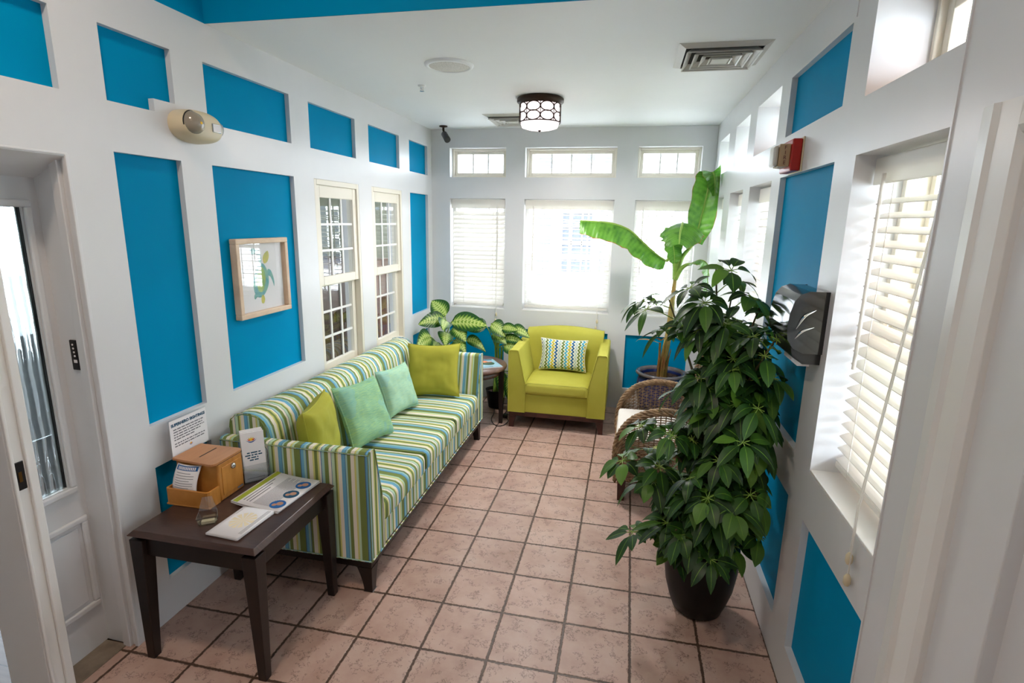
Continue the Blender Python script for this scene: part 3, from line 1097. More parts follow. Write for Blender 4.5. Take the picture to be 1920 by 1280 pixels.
wall('wall_next_room_left', MN_, -10.5, 15, 0, CZ, [(2.4, 4.2, 2.9, 6.9, None), (4.6, 6.4, 2.9, 6.9, None)], 0.5, [M['white'], M['blue']])
struct(MB().box(-12, LX - 0.5, 14, 14.4, 0, CZ).build('wall_next_room_far', plain('sage_wall', sr(120, 128, 104), 0.7)))
struct(MB().box(-12, LX - 0.5, -10.9, -10.5, 0, CZ).build('wall_next_room_near', M['white']))
struct(MB().box(-12.5, LX - 0.49, -10.9, 14.4, CZ, CZ + 0.3).build('ceiling_next_room', M['ceil']))
cb = thing('wood_cabinet', 'brown wooden cabinet seen dimly through the interior windows', 'cabinet', (-7.1, 13.2, 0))
MB().box(-1.5, 1.5, -0.6, 0.7, 0.2, 4.6).build('body', M['redwood'], cb, bevel=0.03)
for s_ in (-1, 1):
    dd = MB().box(min(s_ * 0.04, s_ * 1.42), max(s_ * 0.04, s_ * 1.42), -0.68, -0.6, 0.35, 4.45).build('door', M['tabletop'], cb, bevel=0.02)
    MB().box(s_ * 0.18 - 0.03, s_ * 0.18 + 0.03, -0.76, -0.68, 2.2, 2.6).build('handle', M['brass'], dd)
MB().box(-1.4, 1.4, -0.5, 0.6, 0, 0.2).build('plinth', M['darkwood'], cb)

# ------------------------------------------------------------------ outdoors
struct(MB().add([(-60, 12.5, -0.6), (70, 12.5, -0.6), (70, 90, -0.6), (-60, 90, -0.6)], [(0, 1, 2, 3)]).build('ground_outside', M['ground_out']))
struct(MB().add([(7.0, -40, -0.6), (70, -40, -0.6), (70, 12.5, -0.6), (7.0, 12.5, -0.6)], [(0, 1, 2, 3)]).build('ground_outside_right', M['ground_out']))
hs = thing('neighbouring_house', 'white clapboard house with shuttered window seen through the middle window', 'house', (0.5, 27, -0.6))
MB().box(-16, 18, 0, 8, 0, 17).build('wall', M['siding'], hs)
for cx_, wz in ((0.0, (3.6, 7.4)), (-8, (3.6, 7.4)), (8, (3.6, 7.4)), (0, (10, 13.5))):
    w = MB()
    sash(w, lambda a, d, z: (a, -d, z), cx_ - 1.05, cx_ + 1.05, wz[0], wz[1], 0.0, 0.15, 0.18)
    for k in (1, 2):
        w.box(cx_ - 0.95 + k * 0.63 - 0.04, cx_ - 0.95 + k * 0.63 + 0.04, -0.1, -0.02, wz[0], wz[1])
    for k in (1, 2, 3):
        z = lerp(wz[0], wz[1], k / 4)
        w.box(cx_ - 1, cx_ + 1, -0.1, -0.02, z - (0.12 if k == 2 else 0.04), z + (0.12 if k == 2 else 0.04))
    wo = w.build('window', M['trimwhite'], hs)
    MB().box(cx_ - 1, cx_ + 1, -0.02, 0, wz[0], wz[1]).build('pane', plain('grey_pane', sr(70, 74, 84), 0.2), wo)
    for sg in (-1, 1):
        s0 = cx_ + sg * 1.9
        sm_ = MB().box(s0 - 0.6, s0 + 0.6, -0.12, 0, wz[0] - 0.2, wz[1] + 0.1)
        for q in range(18):
            z = wz[0] - 0.05 + q * (wz[1] - wz[0]) / 18
            sm_.box(s0 - 0.5, s0 + 0.5, -0.16, -0.12, z, z + 0.12)
        sm_.build('shutter', plain('grey_shutter', sr(92, 95, 102), 0.6), hs)
pr = thing('porch_roof', 'cedar-lined porch roof seen through the high right-hand transom', 'roof', (8.5, -3, 9.1))
MB().box(-1.4, 3.5, -8, 8, 0, 0.2).build('soffit', M['wood_out'], pr)
MB().box(3.5, 3.7, -8, 8, -0.3, 0.2).build('fascia', M['trimwhite'], pr)
random.seed(4)
for (x, y, r_) in ((17, 3, 3.2), (19, -3, 3.0), (16, 9, 2.8)):
    tr_ = thing('tree', {17: 'leafy green tree outside the right-hand windows', 19: 'leafy green tree nearest the camera outside the right wall', 16: 'leafy green tree furthest away outside the right wall'}[x], 'tree', (x, y, -0.6))
    MB().tube([(0, 0, 0), (0.1, 0, 2), (0, 0.1, 4.5)], [0.35, 0.28, 0.2], 10).build('trunk', M['brownstem'], tr_)
    cm = MB()
    for q in range(260):
        v = Vector((random.gauss(0, 1), random.gauss(0, 1), random.gauss(0, 1))).normalized() * random.uniform(0.5, 1) * r_
        c = v + Vector((0, 0, 6))
        u = Vector((random.gauss(0, 1), random.gauss(0, 1), random.gauss(0, 1))).normalized()
        w_ = u.orthogonal().normalized()
        k = random.uniform(0.4, 0.8)
        cm.add([c - u * k, c + w_ * k * 0.6, c + u * k, c - w_ * k * 0.6], [(0, 1, 2, 3)])
    cm.build('crown', M['bush'], tr_)

# ================================================================== CEILING FITTINGS
def diffuser(x, y, label, w=1.46):
    root = thing('air_diffuser', label, 'air vent', (x, y, CZ), group=None)
    f = MB()

    def ring(r0, z0, r1, z1, t=0.02):
        q0 = [(-r0, -r0, z0), (r0, -r0, z0), (r0, r0, z0), (-r0, r0, z0)]
        q1 = [(-r1, -r1, z1), (r1, -r1, z1), (r1, r1, z1), (-r1, r1, z1)]
        q2 = [(a, b, c + t) for a, b, c in q1]
        q3 = [(a, b, c + t) for a, b, c in q0]
        vs = q0 + q1 + q2 + q3
        fs = []
        for s0 in range(4):
            for k in range(4):
                k2 = (k + 1) % 4
                n0, n1 = s0 * 4, ((s0 + 1) % 4) * 4
                fs.append((n0 + k, n0 + k2, n1 + k2, n1 + k))
        return vs, fs
    h = w / 2
    vs, fs = ring(h, -0.004, h - 0.12, -0.055)
    f.add(vs, fs)
    f.build('frame', M['alu'], root)
    l = MB()
    r = h - 0.15
    while r > 0.16:
        vs, fs = ring(r, -0.105, r - 0.09, -0.02, 0.012)
        l.add(vs, fs)
        vs, fs = ring(r + 0.012, -0.115, r - 0.012, -0.105, 0.012)
        l.add(vs, fs)
        r -= 0.135
    l.box(-0.14, 0.14, -0.14, 0.14, -0.11, -0.09)
    l.build('louvres', M['alu'], root)
    MB().box(-h + 0.1, h - 0.1, -h + 0.1, h - 0.1, -0.004, -0.001).build('throat', M['dark'], root)
    return root


diffuser(4.95, 4.38, 'square louvred air diffuser on the ceiling near the right wall')
diffuser(0.12, 9.93, 'square louvred air diffuser behind the lit ceiling lamp')
sp = thing('ceiling_speaker', 'round white perforated speaker flush in the ceiling', 'speaker', (0.06, 4.34, CZ))
MB().lathe([(0.47, 0), (0.46, -0.03), (0.40, -0.05), (0.38, -0.03)], n=48, cap=False).build('rim', M['ceil'], sp)
g = MB()
g.lathe([(0.385, -0.032), (0.0, -0.05)], n=48, cap=False)
t_ = NT('speaker_grille')
vv = t_.n('TexVoronoi')
vv.inputs['Scale'].default_value = 170
t_.l(t_.objco(), vv.inputs['Vector'])
g.build('grille', t_.bsdf(t_.ramp(vv.outputs['Distance'], [(0.25, sr(170, 168, 162)), (0.45, sr(214, 212, 206))]), 0.5), sp)
sk = thing('fire_sprinkler', 'small chrome fire sprinkler head on the ceiling', 'sprinkler', (-1.06, 5.82, CZ))
MB().lathe([(0.09, 0), (0.085, -0.02), (0.03, -0.03)], n=20).build('escutcheon', M['ceil'], sk)
k = MB().lathe([(0.025, -0.03), (0.02, -0.08), (0.01, -0.09)], n=12)
k.tube([(0.025, 0, -0.03), (0.04, 0, -0.08), (0.01, 0, -0.12)], 0.006, 6)
k.tube([(-0.025, 0, -0.03), (-0.04, 0, -0.08), (-0.01, 0, -0.12)], 0.006, 6)
k.lathe([(0.05, -0.122), (0.05, -0.115)], n=14)
k.build('head', M['chrome'], sk)


def drum_lamp(x, y, z, label, glow, power, color, name='ceiling_lamp'):
    root = thing(name, label, 'lamp', (x, y, z))
    MB().lathe([(0.52, 0), (0.56, -0.03), (0.56, -0.10), (0.50, -0.15), (0.46, -0.15)], n=48).build('canopy', M['bronze'], root)
    MB().lathe([(0.455, -0.14), (0.455, -0.60), (0.43, -0.67), (0.3, -0.71), (0.0, -0.73)], n=48, cap=False).build('shade', glow, root)
    c = MB()
    for zz in (-0.15, -0.56):
        c.tube([(0.49 * math.cos(a), 0.49 * math.sin(a), zz) for a in [2 * PI * q / 48 for q in range(48)]], 0.013, 6, closed=True)
    nn = 9
    for q in range(nn):
        a0 = 2 * PI * q / nn
        c.tube([(0.49 * math.cos(a0), 0.49 * math.sin(a0), -0.15), (0.49 * math.cos(a0), 0.49 * math.sin(a0), -0.56)], 0.009, 5)
        for zc in (-0.255, -0.455):
            pts = []
            for w in range(24):
                b = 2 * PI * w / 24
                aa = a0 + PI / nn + 0.34 * math.cos(b)
                pts.append((0.492 * math.cos(aa), 0.492 * math.sin(aa), zc + 0.105 * math.sin(b)))
            c.tube(pts, 0.013, 6, closed=True)
    c.build('scroll_cage', M['bronze'], root)
    MB().lathe([(0.03, -0.725), (0.035, -0.745), (0.012, -0.765), (0.0, -0.78)], n=14, cap=False).build('finial', M['bronze'], root)
    if power:
        l = bpy.data.lights.new('lamp_bulb', 'AREA')
        l.shape = 'DISK'
        l.size = 0.85 * S
        l.energy = power
        l.color = color
        l.spread = R(175)
        lo = bpy.data.objects.new('lamp_bulb', l)
        lo.location = Vector((x, y, z - 0.80)) * S
        COL.objects.link(lo)
    return root


drum_lamp(1.33, 7.38, CZ, 'lit drum ceiling lamp in a bronze scroll cage', M['lampglow'], 11, (1, 0.95, 0.92))
for i, (x, y, l) in enumerate(((-0.6, -3.2, 'lit drum ceiling lamp over the left side of the entry'), (3.6, -8.0, 'lit drum ceiling lamp behind the camera'))):
    drum_lamp(x, y, HZ, l, M['lampglow'], (8, 3)[i], (1, 0.80, 0.62))

sc_ = thing('security_camera', 'dark bullet security camera hanging in the far left ceiling corner', 'camera', (-2.33, 10.95, CZ), R(12))
MB().lathe([(0.13, 0), (0.13, -0.03), (0.05, -0.05)], n=20).build('mount', M['bronze'], sc_)
MB().tube([(0, 0, -0.03), (0, 0, -0.12), (0.02, -0.02, -0.2)], 0.035, 8).build('arm', M['bronze'], sc_)
b = MB()
b.lathe([(0.075, -0.16), (0.095, -0.14), (0.10, 0.14), (0.10, 0.2), (0.085, 0.2)], n=24)
bo = b.build('housing', plain('graphite', sr(52, 54, 58), 0.35), sc_, loc=(0.08, -0.12, -0.33), rot=(R(128), 0, R(30)))
MB().lathe([(0.083, 0.185), (0.06, 0.19), (0.045, 0.17), (0.0, 0.175)], n=20, cap=False).build('lens', M['gloss_black'], bo)

# ================================================================== FURNITURE
def leg_taper(x, y, z1, w0, w1, name, mat, root, dx=0, dy=0, bevel=0.01):
    """square leg, w0 at floor, w1 at the top; dx/dy shift of the foot"""
    m = MB()
    b = [(x + dx - w0, y + dy - w0, 0), (x + dx + w0, y + dy - w0, 0), (x + dx + w0, y + dy + w0, 0), (x + dx - w0, y + dy + w0, 0)]
    t = [(x - w1, y - w1, z1), (x + w1, y - w1, z1), (x + w1, y + w1, z1), (x - w1, y + w1, z1)]
    m.hexa(b, t)
    return m.build(name, mat, root, bevel=bevel)


def curved_leg(x, y, z1, w, depth, sx, sy, name, mat, root):
    """block foot whose inner face curves outward to the floor"""
    m = MB()
    n = 7
    rings = []
    for k in range(n):
        t = k / (n - 1)
        s_ = lerp(0.55, 1.0, t ** 1.6)
        x1 = x - sx * w * s_
        y1 = y - sy * w * s_
        rings.append([(x, y, t * z1), (x1, y, t * z1), (x1, y1, t * z1), (x, y1, t * z1)])
    for k in range(n - 1):
        m.hexa(rings[k], rings[k + 1])
    m2 = MB()
    vs = [p for r_ in rings for p in r_]
    fs = [(0, 1, 2, 3), tuple(4 * (n - 1) + i for i in (3, 2, 1, 0))]
    for k in range(n - 1):
        for i in range(4):
            fs.append((4 * k + i, 4 * k + (i + 1) % 4, 4 * k + 4 + (i + 1) % 4, 4 * k + 4 + i))
    m2.add(vs, fs)
    return m2.build(name, mat, root, bevel=0.01)


def soft_box(x0, x1, y0, y1, z0, z1, r, crown=0.0, n=14, crown_ax='z', pow_=4):
    """cushion-like rounded box: superellipsoid-ish grid; crown bulges the top"""
    m = MB()
    cx, cy, cz = (x0 + x1) / 2, (y0 + y1) / 2, (z0 + z1) / 2
    hx, hy, hz = (x1 - x0) / 2, (y1 - y0) / 2, (z1 - z0) / 2

    def face(fu):
        m.grid(fu, n, n, uv=False)

    def rnd(p):
        v = Vector(p)
        q = Vector((max(-hx + r, min(hx - r, v.x)), max(-hy + r, min(hy - r, v.y)), max(-hz + r, min(hz - r, v.z))))
        d = v - q
        if d.length > 1e-9:
            d = d.normalized() * r
        w = q + d
        bx = 1 - min(1, abs(w.x / hx)) ** 2
        by = 1 - min(1, abs(w.y / hy)) ** 2
        bz = 1 - min(1, abs(w.z / hz)) ** 2
        if w.z > 0:
            w.z += crown * bx * by
        w.x += math.copysign(crown * 0.4 * by * bz, w.x) if abs(w.x) > hx * 0.9 else 0
        return (w.x + cx, w.y + cy, w.z + cz)

    def sm(t):
        t = t * 2 - 1
        return math.copysign(abs(t) ** 0.8, t)
    for s_ in (-1, 1):
        face(lambda u, v, s_=s_: rnd((sm(u) * hx, s_ * sm(v) * hy, s_ * hz)))
        face(lambda u, v, s_=s_: rnd((s_ * hx, sm(u) * hy, s_ * sm(v) * hz)))
        face(lambda u, v, s_=s_: rnd((s_ * sm(u) * hx, s_ * hy, sm(v) * hz * 1.0)))
    return m


def pillow(w, h, t, mat, root_args, name='throw_pillow', piping=None, seed=0, n=26, sag=0.0):
    """pillow in the XZ plane, thickness along Y, origin at its bottom centre"""
    rnd = random.Random(seed)
    m = MB()
    off = rnd.uniform(0, 50)

    def shape(u, v, sgn):
        a, b = u * 2 - 1, v * 2 - 1
        k = ((1 - a ** 4) * (1 - b ** 4)) ** 0.42 if abs(a) < 1 and abs(b) < 1 else 0
        pin = 1 - 0.10 * (1 - a * a) * b * b - 0.0
        pin2 = 1 - 0.10 * (1 - b * b) * a * a
        x = a * w / 2 * pin2
        z = b * h / 2 * pin
        wr = noise.noise(Vector((a * 2.2 + off, b * 2.2, sgn))) * 0.035 + noise.noise(Vector((a * 6 + off, b * 5, sgn * 3))) * 0.012
        y = sgn * (t / 2 * k + wr * k)
        z -= sag * (1 - a * a) * (b + 1) / 2
        return (x, y, z + h / 2)
    m.grid(lambda u, v: shape(u, v, -1), n, n)
    m.grid(lambda u, v: shape(1 - u, v, 1), n, n)
    # seam piping
    pts = []
    q = 24
    for k in range(q):
        pts.append(shape(k / q, 0, 1))
    for k in range(q):
        pts.append(shape(1, k / q, 1))
    for k in range(q):
        pts.append(shape(1 - k / q, 1, 1))
    for k in range(q):
        pts.append(shape(0, 1 - k / q, 1))
    label, loc, yaw, lean, spin = root_args[:5]
    grp = root_args[5] if len(root_args) > 5 else None
    o = m.build(name, mat)
    o.matrix_world = Matrix.Translation(Vector(loc) * S) @ Matrix.Rotation(yaw, 4, 'Z') @ Matrix.Rotation(-lean, 4, 'X') @ Matrix.Rotation(spin, 4, 'Y')
    tag(o, label, 'pillow', grp)
    p = MB()
    p.tube(pts, 0.014, 6, closed=True)
    p.build('seam', piping or mat, o)
    return o


# ------------------------------------------------------------------ striped sofa (local origin: floor, centre)
SX0, SX1, SY0, SY1 = -2.86, -0.19, 0.93, 7.9
sofa = thing('sofa', 'long three-seat sofa in green, blue and cream stripes', 'sofa', (0, 0, 0))


def sofa_arm(side):
    m = MB()
    y_out = SY0 if side < 0 else SY1
    sg = -side   # towards the inside
    prof = [(0, 0.60), (0, 2.46), (0.02, 2.50), (0.05, 2.52), (0.17, 2.52), (0.215, 2.505), (0.24, 2.46), (0.47, 1.50), (0.49, 1.3), (0.49, 0.60)]
    m.prism([(y_out + sg * a, z) for a, z in prof], lambda p, q, a: (a, p, q), SX0, SX1)
    o = m.build('arm', M['stripe_arm'], sofa, bevel=0.02)
    # piping round the front face and along the top outer edge
    p = MB()
    loop = [(SX1 + 0.004, y_out + sg * a, z) for a, z in prof]
    p.tube(loop, 0.012, 6, closed=True)
    p.build('piping', M['stripe_y'], o)
    p = MB()
    p.tube([(SX0, y_out, 2.48), (SX1, y_out, 2.48)], 0.011, 6)
    p.build('piping', M['stripe_y'], o)
    return o


sofa_arm(-1)
sofa_arm(1)
# back: slanted front, rolled top
bk = MB()
bp = [(SX0, 0.6), (SX0, 2.60), (-2.83, 2.74), (-2.74, 2.83), (-2.60, 2.87), (-2.45, 2.87), (-2.31, 2.84), (-2.20, 2.76), (-2.13, 2.64), (-2.10, 2.48), (-2.02, 1.9), (-1.96, 1.4), (-1.96, 0.6)]
yb0, yb1 = SY0 + 0.26, SY1 - 0.26
nseg = 66


def back_pt(i, y):
    p, q = bp[i]
    t = (y - yb0) / (yb1 - yb0)
    puff = abs(math.sin(t * 3 * PI)) ** 0.35
    d = 0.03 * (1 - puff)
    if i in (0, 1, 12):
        return (p, y, q)
    return (p - (d if q < 2.8 and p > -2.3 else 0), y, q - (d if q > 2.6 else 0))


vs = [back_pt(i, lerp(yb0, yb1, k / nseg)) for k in range(nseg + 1) for i in range(len(bp))]
L_ = len(bp)
bk.add(vs, [(k * L_ + i, k * L_ + (i + 1) % L_, (k + 1) * L_ + (i + 1) % L_, (k + 1) * L_ + i) for k in range(nseg) for i in range(L_)], 0, True)
bk.add(vs[:L_], [tuple(range(L_))[::-1]])
bk.add(vs[-L_:], [tuple(range(L_))])
bo = bk.build('backrest', M['stripe_y'], sofa)
for yy in (yb0, yb1):
    p = MB()
    p.tube([(a, yy, b) for a, b in bp[1:10]], 0.012, 6)
    p.build('piping', M['stripe_y'], bo)
ci0, ci1 = SY0 + 0.47, SY1 - 0.47
for k in range(3):
    y0, y1 = lerp(ci0, ci1, k / 3), lerp(ci0, ci1, (k + 1) / 3)
    soft_box(-1.99, SX1 + 0.03, y0 + 0.005, y1 - 0.005, 1.02, 1.47, 0.13, crown=0.05).build('seat_cushion', M['stripe_y'], sofa, weld=True)
MB().box(-2.0, SX1 - 0.03, ci0, ci1, 0.6, 1.03).build('front_panel', M['stripe_y'], sofa, bevel=0.015)
p = MB()
p.tube([(SX1 + 0.005, SY0 + 0.01, 0.61), (SX1 + 0.005, SY1 - 0.01, 0.61)], 0.013, 6)
p.tube([(SX0, SY0 - 0.005, 0.61), (SX1, SY0 - 0.005, 0.61)], 0.013, 6)
p.build('welt', M['stripe_y'], sofa)
MB().box(SX0 + 0.05, SX1 - 0.04, SY0 + 0.05, SY1 - 0.05, 0.44, 0.60).build('base_rail', M['darkwood'], sofa, bevel=0.01)
for x, y, sx, sy in ((SX1 - 0.04, SY0 + 0.05, 1, -1), (SX1 - 0.04, SY1 - 0.05, 1, 1), (SX0 + 0.06, SY0 + 0.05, -1, -1), (SX0 + 0.06, SY1 - 0.05, -1, 1)):
    curved_leg(x, y, 0.445, 0.27, 0.2, sx, sy, 'leg', M['darkwood'], sofa)

G = 'throw pillows on the striped sofa'
pillow(1.38, 1.38, 0.50, M['limepillow'], ('lime green pillow seen edge-on behind the near sofa arm', (-1.62, 2.02, 1.53), R(106), R(5), 0, G), seed=1)
pillow(1.34, 1.34, 0.40, M['mint'], ('mint green slubbed pillow leaning against the edge-on lime pillow', (-1.36, 3.55, 1.53), R(80), R(24), R(3), G), seed=2)
pillow(1.14, 1.14, 0.36, M['mint2'], ('smaller pale mint pillow in the middle of the striped sofa', (-1.50, 5.45, 1.53), R(76), R(20), R(0), G), seed=3)
pillow(1.42, 1.42, 0.42, M['limepillow'], ('large square lime green pillow leaning on the far sofa arm', (-1.24, 6.72, 1.53), R(8), R(20), R(-2), G), seed=4)

# ------------------------------------------------------------------ lime armchair
AX0, AX1, AY0, AY1 = 0.33, 3.22, 8.95, 11.36
ach = thing('armchair', 'lime green upholstered armchair under the middle window', 'armchair', (0, 0, 0))
for side in (-1, 1):
    x_out = AX0 if side < 0 else AX1
    sg = -side
    prof = [(0, 0.50), (0, 2.34), (0.02, 2.38), (0.05, 2.40), (0.23, 2.40), (0.28, 2.39), (0.30, 2.34), (0.50, 1.45), (0.52, 1.2), (0.52, 0.50)]
    m = MB()
    m.prism([(x_out + sg * a, z) for a, z in prof], lambda p, q, a: (p, a, q), AY0, AY1)
    o = m.build('arm', M['lime'], ach, bevel=0.025)
    p = MB()
    p.tube([(x_out + sg * a, AY0 - 0.004, z) for a, z in prof], 0.013, 6, closed=True)
    p.build('piping', M['lime'], o)
bk = MB()
bp = [(11.36, 0.5), (11.38, 2.5), (11.34, 2.66), (11.24, 2.74), (11.05, 2.75), (10.88, 2.70), (10.80, 2.58), (10.78, 2.45), (10.70, 1.9), (10.62, 1.35), (10.62, 0.5)]
vs = []
NX = 24
for k in range(NX + 1):
    t = k / NX
    x = lerp(AX0 + 0.28, AX1 - 0.28, t)
    wd = 1 + 0.05
    for i, (yy, zz) in enumerate(bp):
        arch = -0.05 + 0.11 * math.sin(PI * t) if zz > 2.3 else 0
        flare = (x - (AX0 + AX1) / 2) * (0.05 if zz > 2.2 else 0)
        puff = 0.05 * math.sin(PI * t) if 4 < i < 9 else 0
        vs.append((x + flare, yy - puff, zz + arch))
L_ = len(bp)
bk.add(vs, [(k * L_ + i, k * L_ + (i + 1) % L_, (k + 1) * L_ + (i + 1) % L_, (k + 1) * L_ + i) for k in range(NX) for i in range(L_)], 0, True)
bk.add(vs[:L_], [tuple(range(L_))[::-1]])
bk.add(vs[-L_:], [tuple(range(L_))])
bo = bk.build('backrest', M['lime'], ach)
for k in (0, NX):
    p = MB()
    p.tube([vs[k * L_ + i] for i in range(1, 10)], 0.012, 6)
    p.build('piping', M['lime'], bo)
soft_box(AX0 + 0.49, AX1 - 0.49, AY0 - 0.04, 10.66, 1.06, 1.44, 0.12, crown=0.07).build('seat_cushion', M['lime'], ach, weld=True)
MB().box(AX0 + 0.51, AX1 - 0.51, AY0 + 0.04, 10.7, 0.5, 1.08).build('front_panel', M['lime'], ach, bevel=0.01)
MB().box(AX0 + 0.03, AX1 - 0.03, AY0 + 0.03, AY1 - 0.05, 0.36, 0.50).build('base_rail', M['redwood'], ach, bevel=0.01)
for x, y, sx, sy in ((AX0 + 0.03, AY0 + 0.03, -1, -1), (AX1 - 0.03, AY0 + 0.03, 1, -1), (AX0 + 0.03, AY1 - 0.05, -1, 1), (AX1 - 0.03, AY1 - 0.05, 1, 1)):
    curved_leg(x, y, 0.37, 0.24, 0.2, sx, sy, 'leg', M['redwood'], ach)
pillow(1.5, 1.0, 0.36, M['lumbar'], ('small oblong pillow with scalloped blue, green and yellow stripes on the armchair', (1.78, 10.30, 1.52), R(-2), R(14), R(0)), name='lumbar_pillow', seed=7)

# ------------------------------------------------------------------ near side table
st = thing('side_table', 'dark espresso square side table against the left wall', 'table', (-1.735, -0.09, 0))
m = MB()
h = 0.975
DZ = 0.065
m.hexa([(-h + 0.10, -h + 0.10, 1.865), (h - 0.10, -h + 0.10, 1.865), (h - 0.10, h - 0.10, 1.865), (-h + 0.10, h - 0.10, 1.865)],
       [(-h, -h, 1.925), (h, -h, 1.925), (h, h, 1.925), (-h, h, 1.925)])
m.hexa([(-h, -h, 1.925), (h, -h, 1.925), (h, h, 1.925), (-h, h, 1.925)],
       [(-h + 0.06, -h + 0.06, 1.985), (h - 0.06, -h + 0.06, 1.985), (h - 0.06, h - 0.06, 1.985), (-h + 0.06, h - 0.06, 1.985)])
m.build('tabletop', noisy('side_table_top', sr(60, 42, 36), sr(78, 56, 48), 14, 0.3, 0.06, 0.002, 80, stretch=(1, 8, 1)), st, bevel=0.006)
m = MB()
for s_ in (-1, 1):
    m.box(-0.82, 0.82, s_ * 0.86 - 0.03, s_ * 0.86 + 0.03, 1.62, 1.865)
    m.box(s_ * 0.86 - 0.03, s_ * 0.86 + 0.03, -0.82, 0.82, 1.62, 1.865)
m.build('apron', M['darkwood'], st)
for sx in (-1, 1):
    for sy in (-1, 1):
        leg_taper(sx * 0.855, sy * 0.855, 1.865, 0.06, 0.105, 'leg', M['darkwood'], st, dx=sx * 0.03, dy=sy * 0.03)

TZ = 1.986
# suggestion box
sb = thing('suggestion_box', 'bamboo suggestion box with slotted lid and front tray', 'box', (-2.40, 0.17, TZ))
m = MB()
m.box(-0.36, 0.36, -0.26, 0.26, 0.0, 0.60)
m.build('body', M['bamboo'], sb, bevel=0.03, seg=3)
m = MB()
m.box(0.3601, 0.372, -0.20, 0.21, 0.08, 0.52)
m.build('side_panel', M['bamboo'], sb, bevel=0.01)
lid = MB()
lp = []
for (cx_, cy_, a0) in ((0.30, 0.19, 0), (-0.36, 0.25, 90), (-0.36, -0.28, 180), (0.30, -0.28, 270)):
    for q in range(5):
        a = R(a0 + q * 22.5)
        rr = 0.08 if cx_ > 0 else 0.02
        lp.append((cx_ + rr * math.cos(a), cy_ + rr * math.sin(a)))
lid.prism(lp, lambda p, q, a: (p, q, a), 0.605, 0.635)
lo = lid.build('lid', M['bamboo_dark'], sb, bevel=0.008)
MB().box(-0.03, -0.008, -0.17, 0.18, 0.6351, 0.6365).build('slot', M['dark'], lo)
MB().box(-0.34, 0.3602, -0.2602, 0.255, 0.585, 0.605).build('lid_gap', M['dark'], sb)
MB().lathe([(0.045, 0), (0.045, 0.02), (0.035, 0.032), (0.0, 0.034)], n=20, cap=False).build('lock', M['chrome'], sb, loc=(0.372, 0.02, 0.46), rot=(0, R(90), 0))
m = MB()
m.box(-0.36, 0.36, -0.50, -0.26, 0.0, 0.03)
m.prism([(-0.36, -0.26), (-0.36, -0.46), (-0.34, -0.49), (-0.31, -0.50), (0.31, -0.50), (0.34, -0.49), (0.36, -0.46), (0.36, -0.26), (0.33, -0.26), (0.33, -0.45), (0.30, -0.47), (-0.30, -0.47), (-0.33, -0.45), (-0.33, -0.26)],
        lambda p, q, a: (p, q, a), 0.03, 0.26)
m.build('tray', M['bamboo'], sb, bevel=0.01)
MB().box(0.3605, 0.363, 0.10, 0.22, 0.04, 0.07).build('maker_sticker', M['ink'], sb)
# curled card standing in the tray
cd = MB()


def curl(u, v, off=0.0):
    z = 0.04 + 0.52 * v
    y = -0.385 + 0.15 * math.sin(v * PI * 0.9 + 0.2) * -0.35 + 0.12 * v * v
    return (-0.30 + 0.40 * u, y - 0.035 * math.sin(u * PI) - off, z)


cd.grid(lambda u, v: curl(u, v), 8, 14)
c_o = cd.build('comment_card', M['paper'], None, loc=(-2.40, 0.17, TZ), solid=0.012)
tag(c_o, 'white card with a blue header curling out of the suggestion box tray', 'card')
hd = MB()
hd.grid(lambda u, v: curl(lerp(0.06, 0.94, u), lerp(0.87, 0.98, v), 0.010), 6, 3)
hd.build('header_band', M['blueink'], c_o)
ln = MB()
for q in range(9):
    v0 = 0.80 - q * 0.062
    ln.grid(lambda u, v: curl(lerp(0.12, 0.86 if q % 3 else 0.72, u), lerp(v0, v0 + 0.012, v), 0.009), 6, 1)
ln.build('printed_lines', M['ink'], c_o)
hl = MB()
rr_ = random.Random(3)
for q in range(11):
    u0 = 0.14 + q * 0.068
    hl.grid(lambda u, v: curl(u0 + u * 0.042, lerp(0.89, 0.96, v), 0.0135), 1, 1)
hl.build('header_lettering', M['paper'], c_o)

# acrylic sign standing behind the box
sg_ = thing('acrylic_sign', 'white notice in a clear acrylic stand behind the bamboo box', 'sign', (-2.84, 0.30, TZ))
_sa, _sz = R(-7), 1.18
MB().box(-0.012, 0.012, -0.37, 0.37, 0.0, 1.17).build('acrylic_stand', M['acrylic'], sg_)
MB().box(0.0125, 0.016, -0.36, 0.36, 0.60, 1.16).build('notice_sheet', M['paper'], sg_)
MB().box(-0.11, -0.012, -0.37, 0.37, 0.0, 0.012).build('foot', M['acrylic'], sg_)
FX = frame_m((0, 1, 0), (0, 0, 1), (1, 0, 0), (0.018, 0, 1.08))
text('lettering', 'SUPERHERO SIGHTINGS', 0.062, M['navyink'], sg_, FX, bold=0.003)
def word_lines(name, parent, mat, m0, lines, hgt, seed=1, dz=0.0):
    """rows of word-shaped blocks for print too small to read; lines: (x0, x1, y)"""
    rr = random.Random(seed)
    mb = MB()
    M3 = m0
    for x0, x1, y in lines:
        x = x0
        while x < x1 - 0.01:
            w = min(rr.uniform(1.2, 5.0) * hgt, x1 - x)
            mb.add([tuple(M3 @ Vector(p_)) for p_ in ((x, y, dz), (x + w, y, dz), (x + w, y + hgt, dz), (x, y + hgt, dz))], [(0, 1, 2, 3)])
            x += w + hgt * 0.7
    return mb.build(name, mat, parent)


